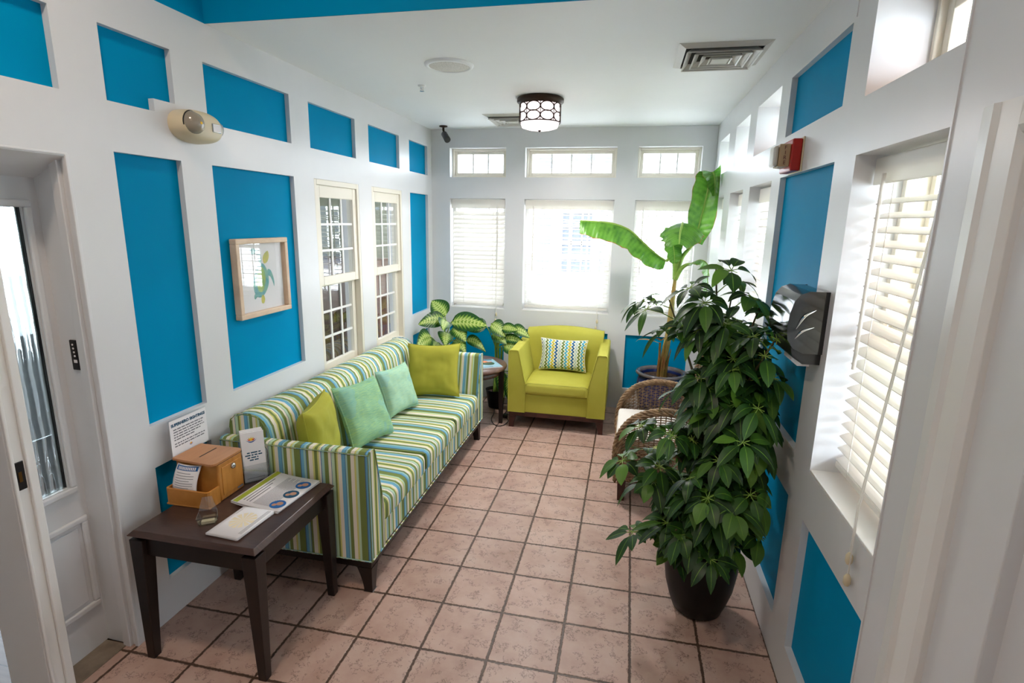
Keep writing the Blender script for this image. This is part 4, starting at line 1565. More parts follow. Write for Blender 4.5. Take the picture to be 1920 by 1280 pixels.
def flower_logo(parent, o, ux, uy, uz, s_):
    """small sun-and-wave emblem"""
    o, ux, uy, uz = Vector(o), Vector(ux), Vector(uy), Vector(uz)
    for k, (mm, a) in enumerate((('redink', 150), ('yellow', 122), ('yellow', 90), ('yellow', 58), ('redink', 30))):
        m_ = MB()
        d = ux * math.cos(R(a)) + uy * math.sin(R(a))
        e = uy * math.cos(R(a)) - ux * math.sin(R(a))
        pts = [o, o + d * s_ * 0.5 + e * s_ * 0.17, o + d * s_, o + d * s_ * 0.5 - e * s_ * 0.17]
        pts = [p_ + uz * (0.001 + k * 0.0002) for p_ in pts]
        m_.add(pts, [(0, 1, 2, 3)])
        m_.build('emblem_petal', M[mm], parent)
    m_ = MB()
    top, bot = [], []
    for k in range(13):
        t = k / 12 * 2 - 1
        top.append(o + ux * t * s_ * 1.15 + uy * (0.5 * t * t - 0.12) * s_ + uz * 0.002)
        bot.append(o + ux * t * s_ * 1.15 + uy * (0.5 * t * t - 0.12 - 0.22 * (1 - t * t)) * s_ + uz * 0.002)
    m_.add(top + bot, [(k, k + 1, 14 + k, 13 + k) for k in range(12)])
    m_.build('emblem_wave', M['blueink'], parent)


word_lines('printed_lines', sg_, M['ink'], frame_m((0, 1, 0), (0, 0, 1), (1, 0, 0), (0.0175, 0, 0)),
           [(-0.30, 0.30, 1.0), (-0.30, 0.28, 0.96), (-0.30, 0.30, 0.92), (-0.30, 0.22, 0.88), (-0.30, 0.1, 0.84), (-0.30, 0.30, 0.78), (-0.30, 0.28, 0.74)], 0.017, 5)
flower_logo(sg_, (0.018, 0.0, 0.685), (0, 1, 0), (0, 0, 1), (1, 0, 0), 0.035)

# brochure holder with brochures
bh = thing('brochure_holder', 'clear acrylic holder standing beside the bamboo box', 'holder', (-2.03, 0.67, TZ), R(48))
m = MB()
m.box(-0.19, 0.19, -0.10, 0.12, 0.0, 0.012)
m.box(-0.19, -0.18, -0.10, 0.12, 0.0, 0.5)
m.box(0.18, 0.19, -0.10, 0.12, 0.0, 0.5)
m.hexa([(-0.19, -0.11, 0), (0.19, -0.11, 0), (0.19, -0.10, 0), (-0.19, -0.10, 0)], [(-0.19, -0.11, 0.3), (0.19, -0.11, 0.3), (0.19, -0.10, 0.3), (-0.19, -0.10, 0.3)])
m.hexa([(-0.19, 0.11, 0), (0.19, 0.11, 0), (0.19, 0.12, 0), (-0.19, 0.12, 0)], [(-0.19, 0.17, 0.8), (0.19, 0.17, 0.8), (0.19, 0.18, 0.8), (-0.19, 0.18, 0.8)])
m.build('holder_body', M['acrylic2'], bh)
for k in range(7):
    yy = -0.085 + k * 0.026
    bt = MB().box(-0.168 + 0.002 * k, 0.168 - 0.003 * (k % 3), 0, 0.018, 0, 0.80 - 0.012 * (k % 3))
    b_o = bt.build('brochure', [M['paper'], M['papercream'], M['paper']][k % 3])
    b_o.matrix_world = Matrix.Translation(Vector((-2.03, 0.67, TZ)) * S) @ Matrix.Rotation(R(48), 4, 'Z') @ Matrix.Translation(Vector((0, yy, 0.016)) * S) @ Matrix.Rotation(R(-5), 4, 'X')
    if k == 0:
        tag(b_o, 'white brochure with a sun emblem at the front of the acrylic holder', 'brochure', 'brochures in the acrylic holder')
        flower_logo(b_o, (-0.02, -0.001, 0.66), (1, 0, 0), (0, 0, 1), (0, -1, 0), 0.07)
        word_lines('printed_lines', b_o, M['navyink'], frame_m((1, 0, 0), (0, 0, 1), (0, -1, 0), (0, -0.0015, 0)),
                   [(-0.10, 0.10, 0.46), (-0.13, 0.12, 0.42), (-0.10, 0.06, 0.38), (-0.07, 0.06, 0.34)], 0.02, 8)
        MB().box(-0.13, 0.13, -0.002, -0.0005, 0.05, 0.056).build('printed_rule', M['ink'], b_o)
    else:
        tag(b_o, 'brochure stacked behind the front one in the acrylic holder', 'brochure', 'brochures in the acrylic holder')

# flyers fanned on the table


def sheet_stack(name, label, cat, cx_, cy_, w, h_, rz, n, mat, z0=TZ, fan=0.8, curl_=0.02, seed=0, group=None):
    rr = random.Random(seed)
    outs = []
    for k in range(n):
        m = MB()
        m.grid(lambda u, v: ((u - 0.5) * w, (v - 0.5) * h_, curl_ * (1 - u) ** 3), 8, 2, uv=True)
        o = m.build(name, mat, None, (cx_ + rr.uniform(-0.012, 0.012), cy_ + rr.uniform(-0.012, 0.012), z0 + 0.006 + k * 0.008), (0, 0, rz + R(rr.uniform(-fan, fan))), solid=0.004)
        outs.append(o)
        if k == n - 1:
            tag(o, label[0], cat, group)
        else:
            tag(o, label[1], cat, group)
    return outs


fs = sheet_stack('flyer', ('top flyer with olive band and three round photos on the side table', 'white flyer in the fanned stack under the printed top one'), 'flyer', -1.40, 0.33, 0.80, 1.00, R(-3), 5, M['paper'], curl_=0.05, fan=1.6, seed=3, group='stack of flyers')
top = fs[-1]
ov = MB()


def fz(u): return 0.05 * (1 - u) ** 3 + 0.004


def on_sheet(mb, x0, x1, y0, y1, mi=0, dz=0.0):
    mb.grid(lambda u, v: (lerp(x0, x1, u), lerp(y0, y1, v), fz(lerp(x0, x1, u) / 0.8 + 0.5) + dz), 6, 1, mi)


on_sheet(ov, -0.385, -0.31, -0.49, 0.50)
ov.build('olive_band', M['oliveink'], top)
ov = MB()
for q in range(3):
    on_sheet(ov, -0.28 + q * 0.05, -0.265 + q * 0.05, -0.40, 0.30 - q * 0.12)
for q in range(16):
    on_sheet(ov, -0.11 + q * 0.02, -0.104 + q * 0.02, -0.42, 0.42 - 0.1 * (q % 4 == 3))
ov.build('printed_lines', M['ink'], top)
for q, (yy, c1) in enumerate(((-0.33, 'blueink'), (-0.02, 'navyink'), (0.28, 'blueink'))):
    m = MB()
    m.lathe([(0.115, 0.0), (0.115, 0.002)], (0.25, yy, fz(0.9) + 0.001), 28)
    ph = m.build('round_photo', M[c1], top)
    m = MB()
    m.lathe([(0.05, 0.0), (0.05, 0.002)], (0.27, yy + 0.02, fz(0.9) + 0.003), 14)
    m.lathe([(0.035, 0.0), (0.035, 0.002)], (0.21, yy - 0.03, fz(0.9) + 0.003), 14)
    m.build('portrait', plain('photo_tan', sr(190, 140, 112), 0.7), ph)
es = sheet_stack('menu_card', ('top card with a pale yellow sunburst near the front table edge', 'white card lying under the pale sunburst card'), 'card', -1.36, -0.50, 0.50, 0.78, R(-3), 5, M['paper'], curl_=0.0, fan=2.2, seed=9, group='stack of cards')
top = es[-1]
m = MB()
for q in range(12):
    a, b = R(q * 30 - 11), R(q * 30 + 11)
    m.add([(0, 0, 0.003), (0.17 * math.cos(a), 0.2 * math.sin(a), 0.003), (0.17 * math.cos(b), 0.2 * math.sin(b), 0.003)], [(0, 1, 2)])
m.build('sunburst', plain('pale_yellow_print', sr(236, 222, 190), 0.7), top)
m = MB()
for q in range(3):
    m.box(0.17 + q * 0.02, 0.175 + q * 0.02, -0.30, 0.30, 0.002, 0.0032)
m.box(-0.21, -0.205, 0.12, 0.25, 0.002, 0.0032)
m.build('printed_lines', M['ink'], top)

# small clear business-card holder
ch_ = thing('card_holder', 'tiny clear plastic card holder in front of the bamboo tray', 'holder', (-1.81, -0.62, TZ), R(35))
m = MB()
m.add([(-0.10, -0.06, 0.004), (0.10, -0.06, 0.004), (0.07, 0.06, 0.004), (-0.07, 0.06, 0.004), (-0.13, -0.09, 0.13), (0.13, -0.09, 0.13), (0.06, 0.12, 0.34), (-0.06, 0.12, 0.34), (0.11, 0.07, 0.16), (-0.11, 0.07, 0.16)],
      [(0, 1, 2, 3), (0, 4, 5, 1), (3, 2, 8, 9), (9, 8, 6, 7), (1, 5, 8, 2), (0, 3, 9, 4)])
m.build('holder_body', M['acrylic2'], ch_, solid=0.012)
MB().box(-0.08, 0.08, -0.04, 0.03, 0.012, 0.05).build('card_stub', M['papercream'], ch_)

# ------------------------------------------------------------------ round table
TC = (-0.85, 9.0)
rt = thing('round_table', 'round walnut end table between the sofa and the armchair', 'table', (*TC, 0))
MB().lathe([(1.02, 1.78), (1.08, 1.80), (1.10, 1.84), (1.08, 1.885), (1.05, 1.90), (0.0, 1.90)], n=72, cap=False).build('tabletop', M['tabletop'], rt)
MB().lathe([(0.98, 1.785), (0.98, 1.79)], n=72).build('underside', M['redwood'], rt)
m = MB()
m.lathe([(0.90, 1.60), (0.90, 1.785), (0.87, 1.785), (0.87, 1.60), (0.90, 1.60)], n=64, cap=False)
m.build('apron', M['redwood'], rt)
for k, a in enumerate((12, -72, 102, 192)):
    x, y = 0.93 * math.cos(R(a)), 0.93 * math.sin(R(a))
    leg_taper(x, y, 1.785, 0.055, 0.085, 'leg', M['darkwood'], rt)
mg = thing('magazine', 'glossy magazine with a colourful cover on the round table', 'magazine', (-0.36, 8.95, 1.905), R(32))
MB().box(-0.36, 0.36, -0.46, 0.46, 0, 0.03).build('pages', M['paper'], mg)
cv = MB().box(-0.362, 0.362, -0.462, 0.462, 0.0301, 0.034).build('cover', plain('cover_blue', sr(150, 190, 206), 0.25), mg)
m = MB().lathe([(0.2, 0.0342), (0.2, 0.0352)], (0.05, -0.02, 0), 24)
m.build('cover_picture', plain('cover_green', sr(50, 84, 52), 0.25), cv)
m = MB().lathe([(0.12, 0.0354), (0.12, 0.0362)], (-0.02, 0.20, 0), 18)
m.box(-0.22, 0.22, 0.1, 0.16, 0.0354, 0.036)
m.build('cover_picture', plain('cover_orange', sr(222, 130, 90), 0.25), cv)
m = MB().box(-0.3, 0.3, 0.33, 0.42, 0.0342, 0.035)
m.box(-0.3, 0.1, -0.4, -0.36, 0.0342, 0.035)
m.build('cover_title', M['navyink'], cv)

# charger cord and plug at the foot of the round table
cw = MB()
pts = spline([(-0.55, 10.8, 0.02), (-0.35, 10.0, 0.02), (-0.30, 9.45, 0.03), (-0.18, 9.1, 0.02), (0.05, 8.86, 0.02), (0.22, 9.0, 0.03), (0.25, 9.4, 0.02), (0.08, 9.75, 0.03), (0.02, 10.2, 0.02), (0.1, 10.9, 0.02)], 70)
cw.tube(pts, 0.012, 6)
co = tag(cw.build('power_cord', M['black']), 'thin black cord looping on the floor by the round table leg', 'cord')
MB().box(0.02, 0.16, 9.62, 9.78, 0.0, 0.12).build('adapter', M['black'], co, bevel=0.02)

# ------------------------------------------------------------------ wicker armchair
WYA, WYB = 5.16, 7.46
wk = thing('wicker_armchair', 'brown wicker armchair with white seat cushion behind the big umbrella plant', 'armchair', (0, 0, 0))


def weave(fn, nst, nrow, r=0.016, rs=0.012, amp=0.016, v0=0.0, v1=1.0, skip=None):
    m = MB()

    def P(u, v):
        return Vector(fn(u, v))

    def N(u, v):
        e = 1e-3
        a = P(min(u + e, 1), v) - P(max(u - e, 0), v)
        b = P(u, min(v + e, 1)) - P(u, max(v - e, 0))
        n = a.cross(b)
        return n.normalized() if n.length > 1e-12 else Vector((0, 1, 0))
    for j in range(nrow + 1):
        v = lerp(v0, v1, j / nrow)
        if skip and skip(v):
            continue
        pts = []
        for k in range(nst * 2 + 1):
            u = k / (nst * 2)
            s_ = 0 if k % 2 else (1 if (k // 2 + j) % 2 else -1)
            pts.append(P(u, v) + N(u, v) * amp * s_)
        m.tube(pts, r, 4, cap=False)
    for k in range(nst + 1):
        u = k / nst
        m.tube([P(u, lerp(v0, v1, q / 14)) for q in range(15)], rs, 5, cap=False)
    return m


def braid(pts, rad, strand, turns, n=3, ns=6, closed=False):
    m = MB()
    L = len(pts)
    for s_ in range(n):
        out = []
        up = None
        for i, p_ in enumerate(pts):
            d = (pts[min(i + 1, L - 1)] - pts[max(i - 1, 0)]).normalized()
            up = d.orthogonal().normalized() if up is None else (up - d * up.dot(d)).normalized()
            w = d.cross(up)
            a = 2 * PI * (turns * i / (L - 1) + s_ / n)
            out.append(p_ + (up * math.cos(a) + w * math.sin(a)) * rad)
        m.tube(out, strand, ns)
    return m


arm_top = [Vector(p_) for p_ in spline([(3.66, 0, 0.5), (3.60, 0, 1.0), (3.66, 0, 1.55), (3.95, 0, 1.97), (4.45, 0, 2.18), (4.95, 0, 2.16), (5.35, 0, 2.05), (5.62, 0, 2.10)], 56)]


def top_z(x):
    best = None
    for a, b in zip(arm_top[12:], arm_top[13:]):
        if a.x <= x <= b.x + 1e-6:
            t = (x - a.x) / max(1e-6, b.x - a.x)
            return lerp(a.z, b.z, t)
    return arm_top[-1].z if x > 5 else 1.5


for yy, sg in ((WYA, -1), (WYB, 1)):
    def af(u, v, yy=yy, sg=sg):
        x = lerp(3.66, 5.60, u)
        z0, z1 = 0.48, top_z(x + 0.02)
        z = lerp(z0, z1, v)
        if u < 0.12:
            x = x - 0.05 * math.sin(v * PI) * (1 - u / 0.12)
        return (x, yy + sg * 0.07 * math.sin(v * PI), z)
    o = weave(af, 18, 34, amp=0.02).build('arm', M['wicker'], wk)
    pts = [Vector((p_.x, yy, p_.z)) for p_ in arm_top]
    braid(pts, 0.045, 0.034, 9, 4).build('arm_border', M['wicker'], o)
    braid([p_ + Vector((0.07 if i < 24 else 0, sg * 0.06, -0.05)) for i, p_ in enumerate(pts)], 0.03, 0.026, 9, 3).build('arm_border', M['wicker'], o)


def backf(u, v):
    y = lerp(WYA, WYB, u)
    h = 1.95 + 0.28 * math.sin(u * PI)
    z = 1.25 + h * v
    wing = (abs(u - 0.5) * 2) ** 4 * 0.22
    return (5.34 + 0.42 * v - wing * (1 - 0.3 * v), y, z)


o = weave(backf, 20, 44, r=0.015, amp=0.02).build('backrest', M['wicker'], wk)
for path in ([backf(k / 40, 1.0) for k in range(41)],):
    braid([Vector(p_) for p_ in path], 0.045, 0.034, 9, 4).build('back_border', M['wicker'], o)
for u in (0, 1):
    braid([Vector(backf(u, k / 24)) for k in range(25)], 0.035, 0.03, 7, 3).build('back_border', M['wicker'], o)


def frontf(u, v):
    return (3.62 + 0.03 * math.sin(v * PI), lerp(WYA, WYB, u), lerp(0.48, 1.18, v))


weave(frontf, 20, 16, amp=0.02).build('front_panel', M['wicker'], wk)
braid([Vector((3.62, lerp(WYA, WYB, k / 30), 1.18)) for k in range(31)], 0.03, 0.028, 8, 3).build('front_border', M['wicker'], wk)
braid([Vector((3.63, lerp(WYA, WYB, k / 30), 0.46)) for k in range(31)], 0.03, 0.028, 8, 3).build('front_border', M['wicker'], wk)
MB().box(3.70, 5.40, WYA + 0.06, WYB - 0.06, 1.02, 1.10).build('seat_deck', M['wicker'], wk)
soft_box(3.62, 5.30, WYA + 0.10, WYB - 0.10, 1.11, 1.46, 0.07, crown=0.05).build('seat_cushion', M['cushion_white'], wk, weld=True)
for x in (3.78, 5.42):
    for y in (WYA + 0.06, WYB - 0.06):
        leg_taper(x, y, 0.52, 0.075, 0.095, 'leg', M['redwood'], wk)


# ================================================================== PLANTS
def leaf(mb, base, d, up, L, W, droop=0.3, nseg=6, fold=0.15, mi=0, shape=0.9, curl_=0.0):
    """blade from base along d; up is the rough upper side; UV across/along"""
    d = Vector(d).normalized()
    up = Vector(up)
    side = d.cross(up)
    if side.length < 1e-4:
        side = d.orthogonal()
    side.normalize()
    nrm = side.cross(d).normalized()
    base = Vector(base)
    vs, uvs = [], []
    for k in range(nseg + 1):
        t = k / nseg
        c = base + d * L * t * (1 - 0.25 * droop * t) + Vector((0, 0, -1)) * (L * droop * t * t) + nrm * curl_ * t * t * L
        w = W * math.sin(PI * min(1, t ** shape)) ** 0.75 * 0.5 if 0 < t < 1 else 0.0
        w = max(w, 0.004)
        for s_ in (-1, 0, 1):
            vs.append(c + side * w * s_ + nrm * (fold * w * abs(s_)))
    fs = []
    for k in range(nseg):
        for i in range(2):
            a = k * 3 + i
            fs.append((a, a + 1, a + 4, a + 3))
            u0, u1, v0, v1 = i * 0.5, i * 0.5 + 0.5, k / nseg, (k + 1) / nseg
            uvs.append([(u0, v0), (u1, v0), (u1, v1), (u0, v1)])
    mb.add(vs, fs, mi, True, uvs)


# ------------------------------------------------------------------ big umbrella plant
UP_ = thing('umbrella_plant', 'tall bushy umbrella plant in a black pot against the right wall', 'plant', (5.06, 1.85, 0))
prof = [(0.0, 0.0), (0.30, 0.0), (0.38, 0.06), (0.45, 0.25), (0.52, 0.5), (0.56, 0.8), (0.57, 1.1), (0.56, 1.22), (0.53, 1.25), (0.49, 1.2), (0.47, 1.05)]
MB().lathe(prof, n=48, cap=False).build('pot', M['blackpot'], UP_)
MB().lathe([(0.0, 1.08), (0.475, 1.06)], n=32, cap=False).build('soil', M['soil'], UP_)
rnd = random.Random(21)
ends = [  # world end points of the main stems, and how far down each carries leaves
    (4.92, 2.3, 5.50, .5), (4.30, 2.8, 4.95, .84), (5.55, 2.1, 4.95, .6), (5.75, 1.55, 4.75, .7), (5.2, 2.4, 5.0, .6), (5.75, 2.4, 4.3, .6),
    (5.6, 1.7, 4.0, .65), (5.5, 2.1, 4.1, .75), (5.70, 1.9, 3.6, .6), (5.5, 1.9, 3.3, .65), (5.6, 1.35, 3.3, .6), (5.55, 2.8, 4.2, .65), (5.68, 2.6, 3.4, .65),
    (4.15, 1.9, 3.0, .95), (3.75, 2.2, 2.4, .72), (4.2, 2.3, 1.9, .6), (4.85, 1.5, 2.4, .5), (5.1, 1.1, 2.5, .5), (5.7, 1.25, 2.5, .5),
    (4.2, 1.5, 1.45, .5), (4.55, 1.15, 1.75, .4), (5.65, 1.35, 1.65, .4), (5.05, 1.12, 1.55, .4), (5.4, 2.6, 2.4, .5), (4.9, 2.3, 2.0, .5), (4.3, 1.9, 1.2, .6)]
stem_m = MB()
fol = MB()
pet = MB()
base_o = Vector((5.06, 1.85, 0))


def umbrella_leaf(c, axis, n, L, W, rr):
    axis = Vector(axis).normalized()
    a0 = rr.uniform(0, 6.28)
    u = axis.orthogonal().normalized()
    w = axis.cross(u)
    for k in range(n):
        a = a0 + 2 * PI * k / n + rr.uniform(-0.15, 0.15)
        rad = u * math.cos(a) + w * math.sin(a)
        d = (rad * 0.9 + axis * rr.uniform(-0.15, 0.3)).normalized()
        ll = L * rr.uniform(0.75, 1.1)
        st0 = c
        st1 = c + d * 0.09
        pet.tube([st0, st1], 0.007, 4, cap=False)
        dr = rr.uniform(0.25, 0.75)
        e = st1 + d * ll + Vector((0, 0, -dr * ll))
        if e.x + base_o.x > 5.93 or st1.x + base_o.x > 5.93:
            continue
        we = e + base_o
        if (we.x > 5.42 or st1.x + base_o.x > 5.42) and 0.45 < we.y < 1.8 and 4.1 < we.z < 5.7:
            continue
        leaf(fol, st1, d, axis, ll, W * rr.uniform(0.85, 1.15), droop=dr, nseg=6, fold=0.12)


for ei, e in enumerate(ends):
    tlow = e[3]
    e = Vector(e[:3]) - base_o
    a = rnd.uniform(0, 6.28)
    b = Vector((0.22 * math.cos(a), 0.22 * math.sin(a), 1.06))
    mid = Vector((lerp(b.x, e.x, 0.38), lerp(b.y, e.y, 0.38), lerp(b.z, e.z, 0.62) + 0.05))
    path = spline([b, (b + mid) * 0.5 + Vector((0, 0, 0.12)), mid, e], 26)
    stem_m.tube(path, [lerp(0.045, 0.012, i / 26) for i in range(27)], 7)
    Ls = (e - b).length
    npet = max(4, int(Ls * (1 - tlow) * 8.0) + 2)
    for k in range(npet):
        t = lerp(tlow, 1.0, (k + rnd.uniform(0, 0.6)) / npet)
        t = min(t, 1.0)
        q = path[int(t * 26)]
        ang = k * 2.4 + rnd.uniform(-0.5, 0.5)
        out = Vector((math.cos(ang), math.sin(ang), rnd.uniform(0.1, 0.7))).normalized()
        # leaves lean outwards, towards the room
        out = (out + (Vector((-0.25, -0.35, 0)) if q.z < 2.6 or q.z > 4.5 else Vector((0.25, -0.45, 0)))).normalized()
        pl = rnd.uniform(0.28, 0.55)
        tip = q + out * pl
        if tip.x + base_o.x > 5.72:
            tip.x = 5.72 - base_o.x - rnd.uniform(0, 0.1)
        if tip.z < 0.75:
            tip.z = 0.75
        pet.tube([q, (q + tip) / 2 + Vector((0, 0, 0.03)), tip], 0.009, 5, cap=False)
        axis = (out * 0.6 + Vector((0, 0, 0.9))).normalized()
        umbrella_leaf(tip, axis, rnd.choice((7, 8, 8, 9)), rnd.uniform(0.30, 0.46), rnd.uniform(0.155, 0.21), rnd)
stem_m.build('stems', M['brownstem'], UP_)
pet.build('leaf_stalks', M['petiole'], UP_)
fol.build('foliage', M['schef'], UP_)
sh = MB()
for c in ((4.30, 2.2, 2.55), (5.40, 1.28, 2.28)):
    c = Vector(c) - base_o
    for k in range(9):
        a = 2 * PI * k / 9
        leaf(sh, c, (math.cos(a), math.sin(a), 0.5), (0, 0, 1), 0.13, 0.03, droop=0.3, nseg=3)
sh.build('new_shoots', M['schef_new'], UP_)

# ------------------------------------------------------------------ banana plant
BC = Vector((4.82, 10.32, 0))
bp_ = thing('banana_plant', 'tall banana plant in a cobalt blue glazed pot in the far right corner', 'plant', tuple(BC))
prof = [(0.0, 0.0), (0.42, 0.0), (0.46, 0.05), (0.60, 0.5), (0.70, 0.95), (0.73, 1.25), (0.70, 1.48), (0.66, 1.58), (0.68, 1.62), (0.755, 1.64), (0.77, 1.68), (0.75, 1.72), (0.66, 1.72), (0.62, 1.66), (0.60, 1.5)]
MB().lathe(prof, n=56, cap=False).build('pot', M['bluepot'], bp_)
MB().lathe([(0.0, 1.56), (0.605, 1.54)], n=32, cap=False).build('soil', M['soil'], bp_)
rn = random.Random(5)
tr_p = spline([(0.02, -0.05, 1.5), (0.05, -0.05, 2.2), (0.12, -0.08, 3.0), (0.14, -0.1, 3.8), (0.16, -0.11, 4.3), (0.17, -0.12, 4.55)], 24)
MB().tube(tr_p, [lerp(0.135, 0.05, (i / 24) ** 0.8) for i in range(25)], 12).build('trunk', M['pseudo'], bp_)
fl_ = MB()
for k in range(6):
    a = rn.uniform(0, 6.28)
    fl_.tube(spline([(0.12 * math.cos(a), 0.12 * math.sin(a) - 0.05, 1.5), (0.16 * math.cos(a), 0.16 * math.sin(a) - 0.05, 2.0), (0.2 * math.cos(a) + 0.03, 0.2 * math.sin(a) - 0.05, 2.2 + 0.4 * rn.random())], 8), [0.05 * (1 - i / 9) + 0.005 for i in range(9)], 5)
fl_.build('dry_sheaths', M['deadleaf'], bp_)


def banana_leaf(mid_pts, side_fn, width_fn, petiole=None, name='leaf', fold=0.2, nseg=30, ruffle=0.03, notch=0.0, seed=0):
    rr = random.Random(seed)
    mids = spline(mid_pts, nseg)
    m = MB()
    L = len(mids)
    NU = 8
    tear = [rr.uniform(1 - notch, 1) for _ in range(L)]

    def f(u, v):
        i = v * (L - 1)
        i0 = min(int(i), L - 2)
        c = mids[i0].lerp(mids[i0 + 1], i - i0)
        d = (mids[min(i0 + 1, L - 1)] - mids[max(i0 - 1, 0)]).normalized()
        s1, s2 = side_fn(v)
        s1, s2 = Vector(s1), Vector(s2)
        a = u * 2 - 1
        w = width_fn(v)
        s_ = (s1 if a < 0 else s2)
        s_ = (s_ - d * s_.dot(d)).normalized()
        k = abs(a)
        p_ = c + s_ * w * k * tear[int(round(i))] ** (1 if k > 0.9 else 0)
        n_ = d.cross(s_)
        p_ += Vector((0, 0, -1)) * (w * fold * k * k) + n_ * ruffle * math.sin(v * 40 + a * 3) * k
        p_.x = min(p_.x, 5.93 - BC.x)
        return tuple(p_)
    m.grid(f, NU, nseg)
    o = m.build(name, M['banana'], bp_)
    r_ = MB()
    r_.tube([p_ + Vector((0, 0, 0.004)) for p_ in mids], [lerp(0.028, 0.006, i / (L - 1)) for i in range(L)], 6)
    r_.build('midrib', M['petiole'], o)
    if petiole:
        pp = spline(petiole, 12)
        MB().tube(pp, [lerp(0.075, 0.038, i / 12) for i in range(13)], 8).build('leaf_stalk', M['petiole'], o)
    return o


def wl(mx, a=0.55, tip=0.0):
    return lambda v: mx * max(0.02 + tip * v, math.sin(PI * min(1, (v * 0.94 + 0.04)) ** a) ** 0.6)


TT = tuple(tr_p[-1])
# long arching leaf reaching left
banana_leaf([(-0.13, -0.15, 5.06), (-0.45, -0.22, 5.28), (-0.85, -0.3, 5.62), (-1.25, -0.4, 5.95), (-1.75, -0.5, 6.12), (-2.25, -0.6, 6.16), (-2.62, -0.65, 6.17)],
            lambda v: ((0.1, 0.75, -0.45), (-0.1, -0.55, -0.75)), lambda v: 0.52 * (math.sin(PI * (v * 0.80 + 0.03) ** 0.8) ** 0.5), [TT, (0.1, -0.13, 5.0 - 0.1), (0.02, -0.14, 5.0), (-0.13, -0.15, 5.06)][0:1] + [(0.12, -0.12, 5.0), (0.0, -0.13, 5.15), (-0.13, -0.15, 5.06)], fold=0.25, seed=1, notch=0.05)
# tall upright leaf at the right, folded over at its top
banana_leaf([(0.62, -0.1, 5.62), (0.72, -0.12, 6.2), (0.82, -0.14, 6.85), (0.88, -0.15, 7.3), (0.90, -0.16, 7.52), (0.95, -0.22, 7.5), (1.0, -0.3, 7.25), (1.02, -0.34, 6.9)],
            lambda v: ((-0.85, -0.5, 0.1), (0.8, -0.6, -0.1)), lambda v: 0.50 * (math.sin(PI * (v * 0.9 + 0.06) ** 0.75) ** 0.7), [TT, (0.3, -0.12, 5.15), (0.5, -0.1, 5.45), (0.62, -0.1, 5.62)], fold=0.1, seed=2)
# front leaf drooping towards the room
banana_leaf([(0.24, -0.2, 6.02), (0.22, -0.5, 6.16), (0.18, -0.85, 6.12), (0.12, -1.15, 5.9), (0.1, -1.35, 5.6)],
            lambda v: ((-1, 0, -0.15), (1, 0, -0.1)), lambda v: 0.62 * (math.sin(PI * (v * 0.86 + 0.1) ** 0.9) ** 0.5), [TT, (0.22, -0.14, 5.4), (0.26, -0.15, 5.8), (0.24, -0.2, 6.02)], fold=0.45, seed=3, notch=0.18)
# smaller leaf hanging behind it
banana_leaf([(0.08, -0.05, 5.95), (0.0, -0.15, 5.9), (0.02, -0.28, 5.6), (0.08, -0.33, 5.25), (0.1, -0.33, 5.02)],
            lambda v: ((-0.9, -0.4, 0), (0.9, -0.3, 0)), lambda v: 0.30 * (math.sin(PI * (v * 0.86 + 0.1) ** 0.8) ** 0.6), [TT, (0.14, -0.1, 5.4), (0.12, -0.06, 5.8), (0.08, -0.05, 5.95)], fold=0.2, seed=4, notch=0.2)
# right leaf arching down behind the umbrella plant
banana_leaf([(0.55, -0.35, 5.02), (0.8, -0.5, 5.14), (0.98, -0.6, 5.0), (1.0, -0.68, 4.6), (0.98, -0.7, 4.15)],
            lambda v: ((-0.5, -0.8, 0), (0.15, 0.9, 0)), lambda v: 0.36 * (math.sin(PI * (v * 0.88 + 0.06) ** 0.8) ** 0.6), [TT, (0.3, -0.2, 4.85), (0.42, -0.28, 4.98), (0.55, -0.35, 5.02)], fold=0.25, seed=5)
# low withered sucker
lw = MB()
leaf(lw, (-0.12, -0.2, 2.62), (-1, -0.1, 0.42), (0, 0, 1), 0.78, 0.20, droop=0.25, nseg=10, curl_=0.0)
leaf(lw, (-0.10, -0.2, 2.7), (0.6, -0.4, 0.7), (0, 0, 1), 0.5, 0.20, droop=0.3, nseg=8)
leaf(lw, (-0.10, -0.2, 2.7), (-0.6, -0.5, 0.6), (0, 0, 1), 0.45, 0.22, droop=0.3, nseg=8)
lw.tube(spline([(-0.06, -0.12, 1.5), (-0.1, -0.16, 2.1), (-0.12, -0.2, 2.65)], 8), 0.035, 7)
lw.build('sucker_shoot', M['deadleaf'], bp_)


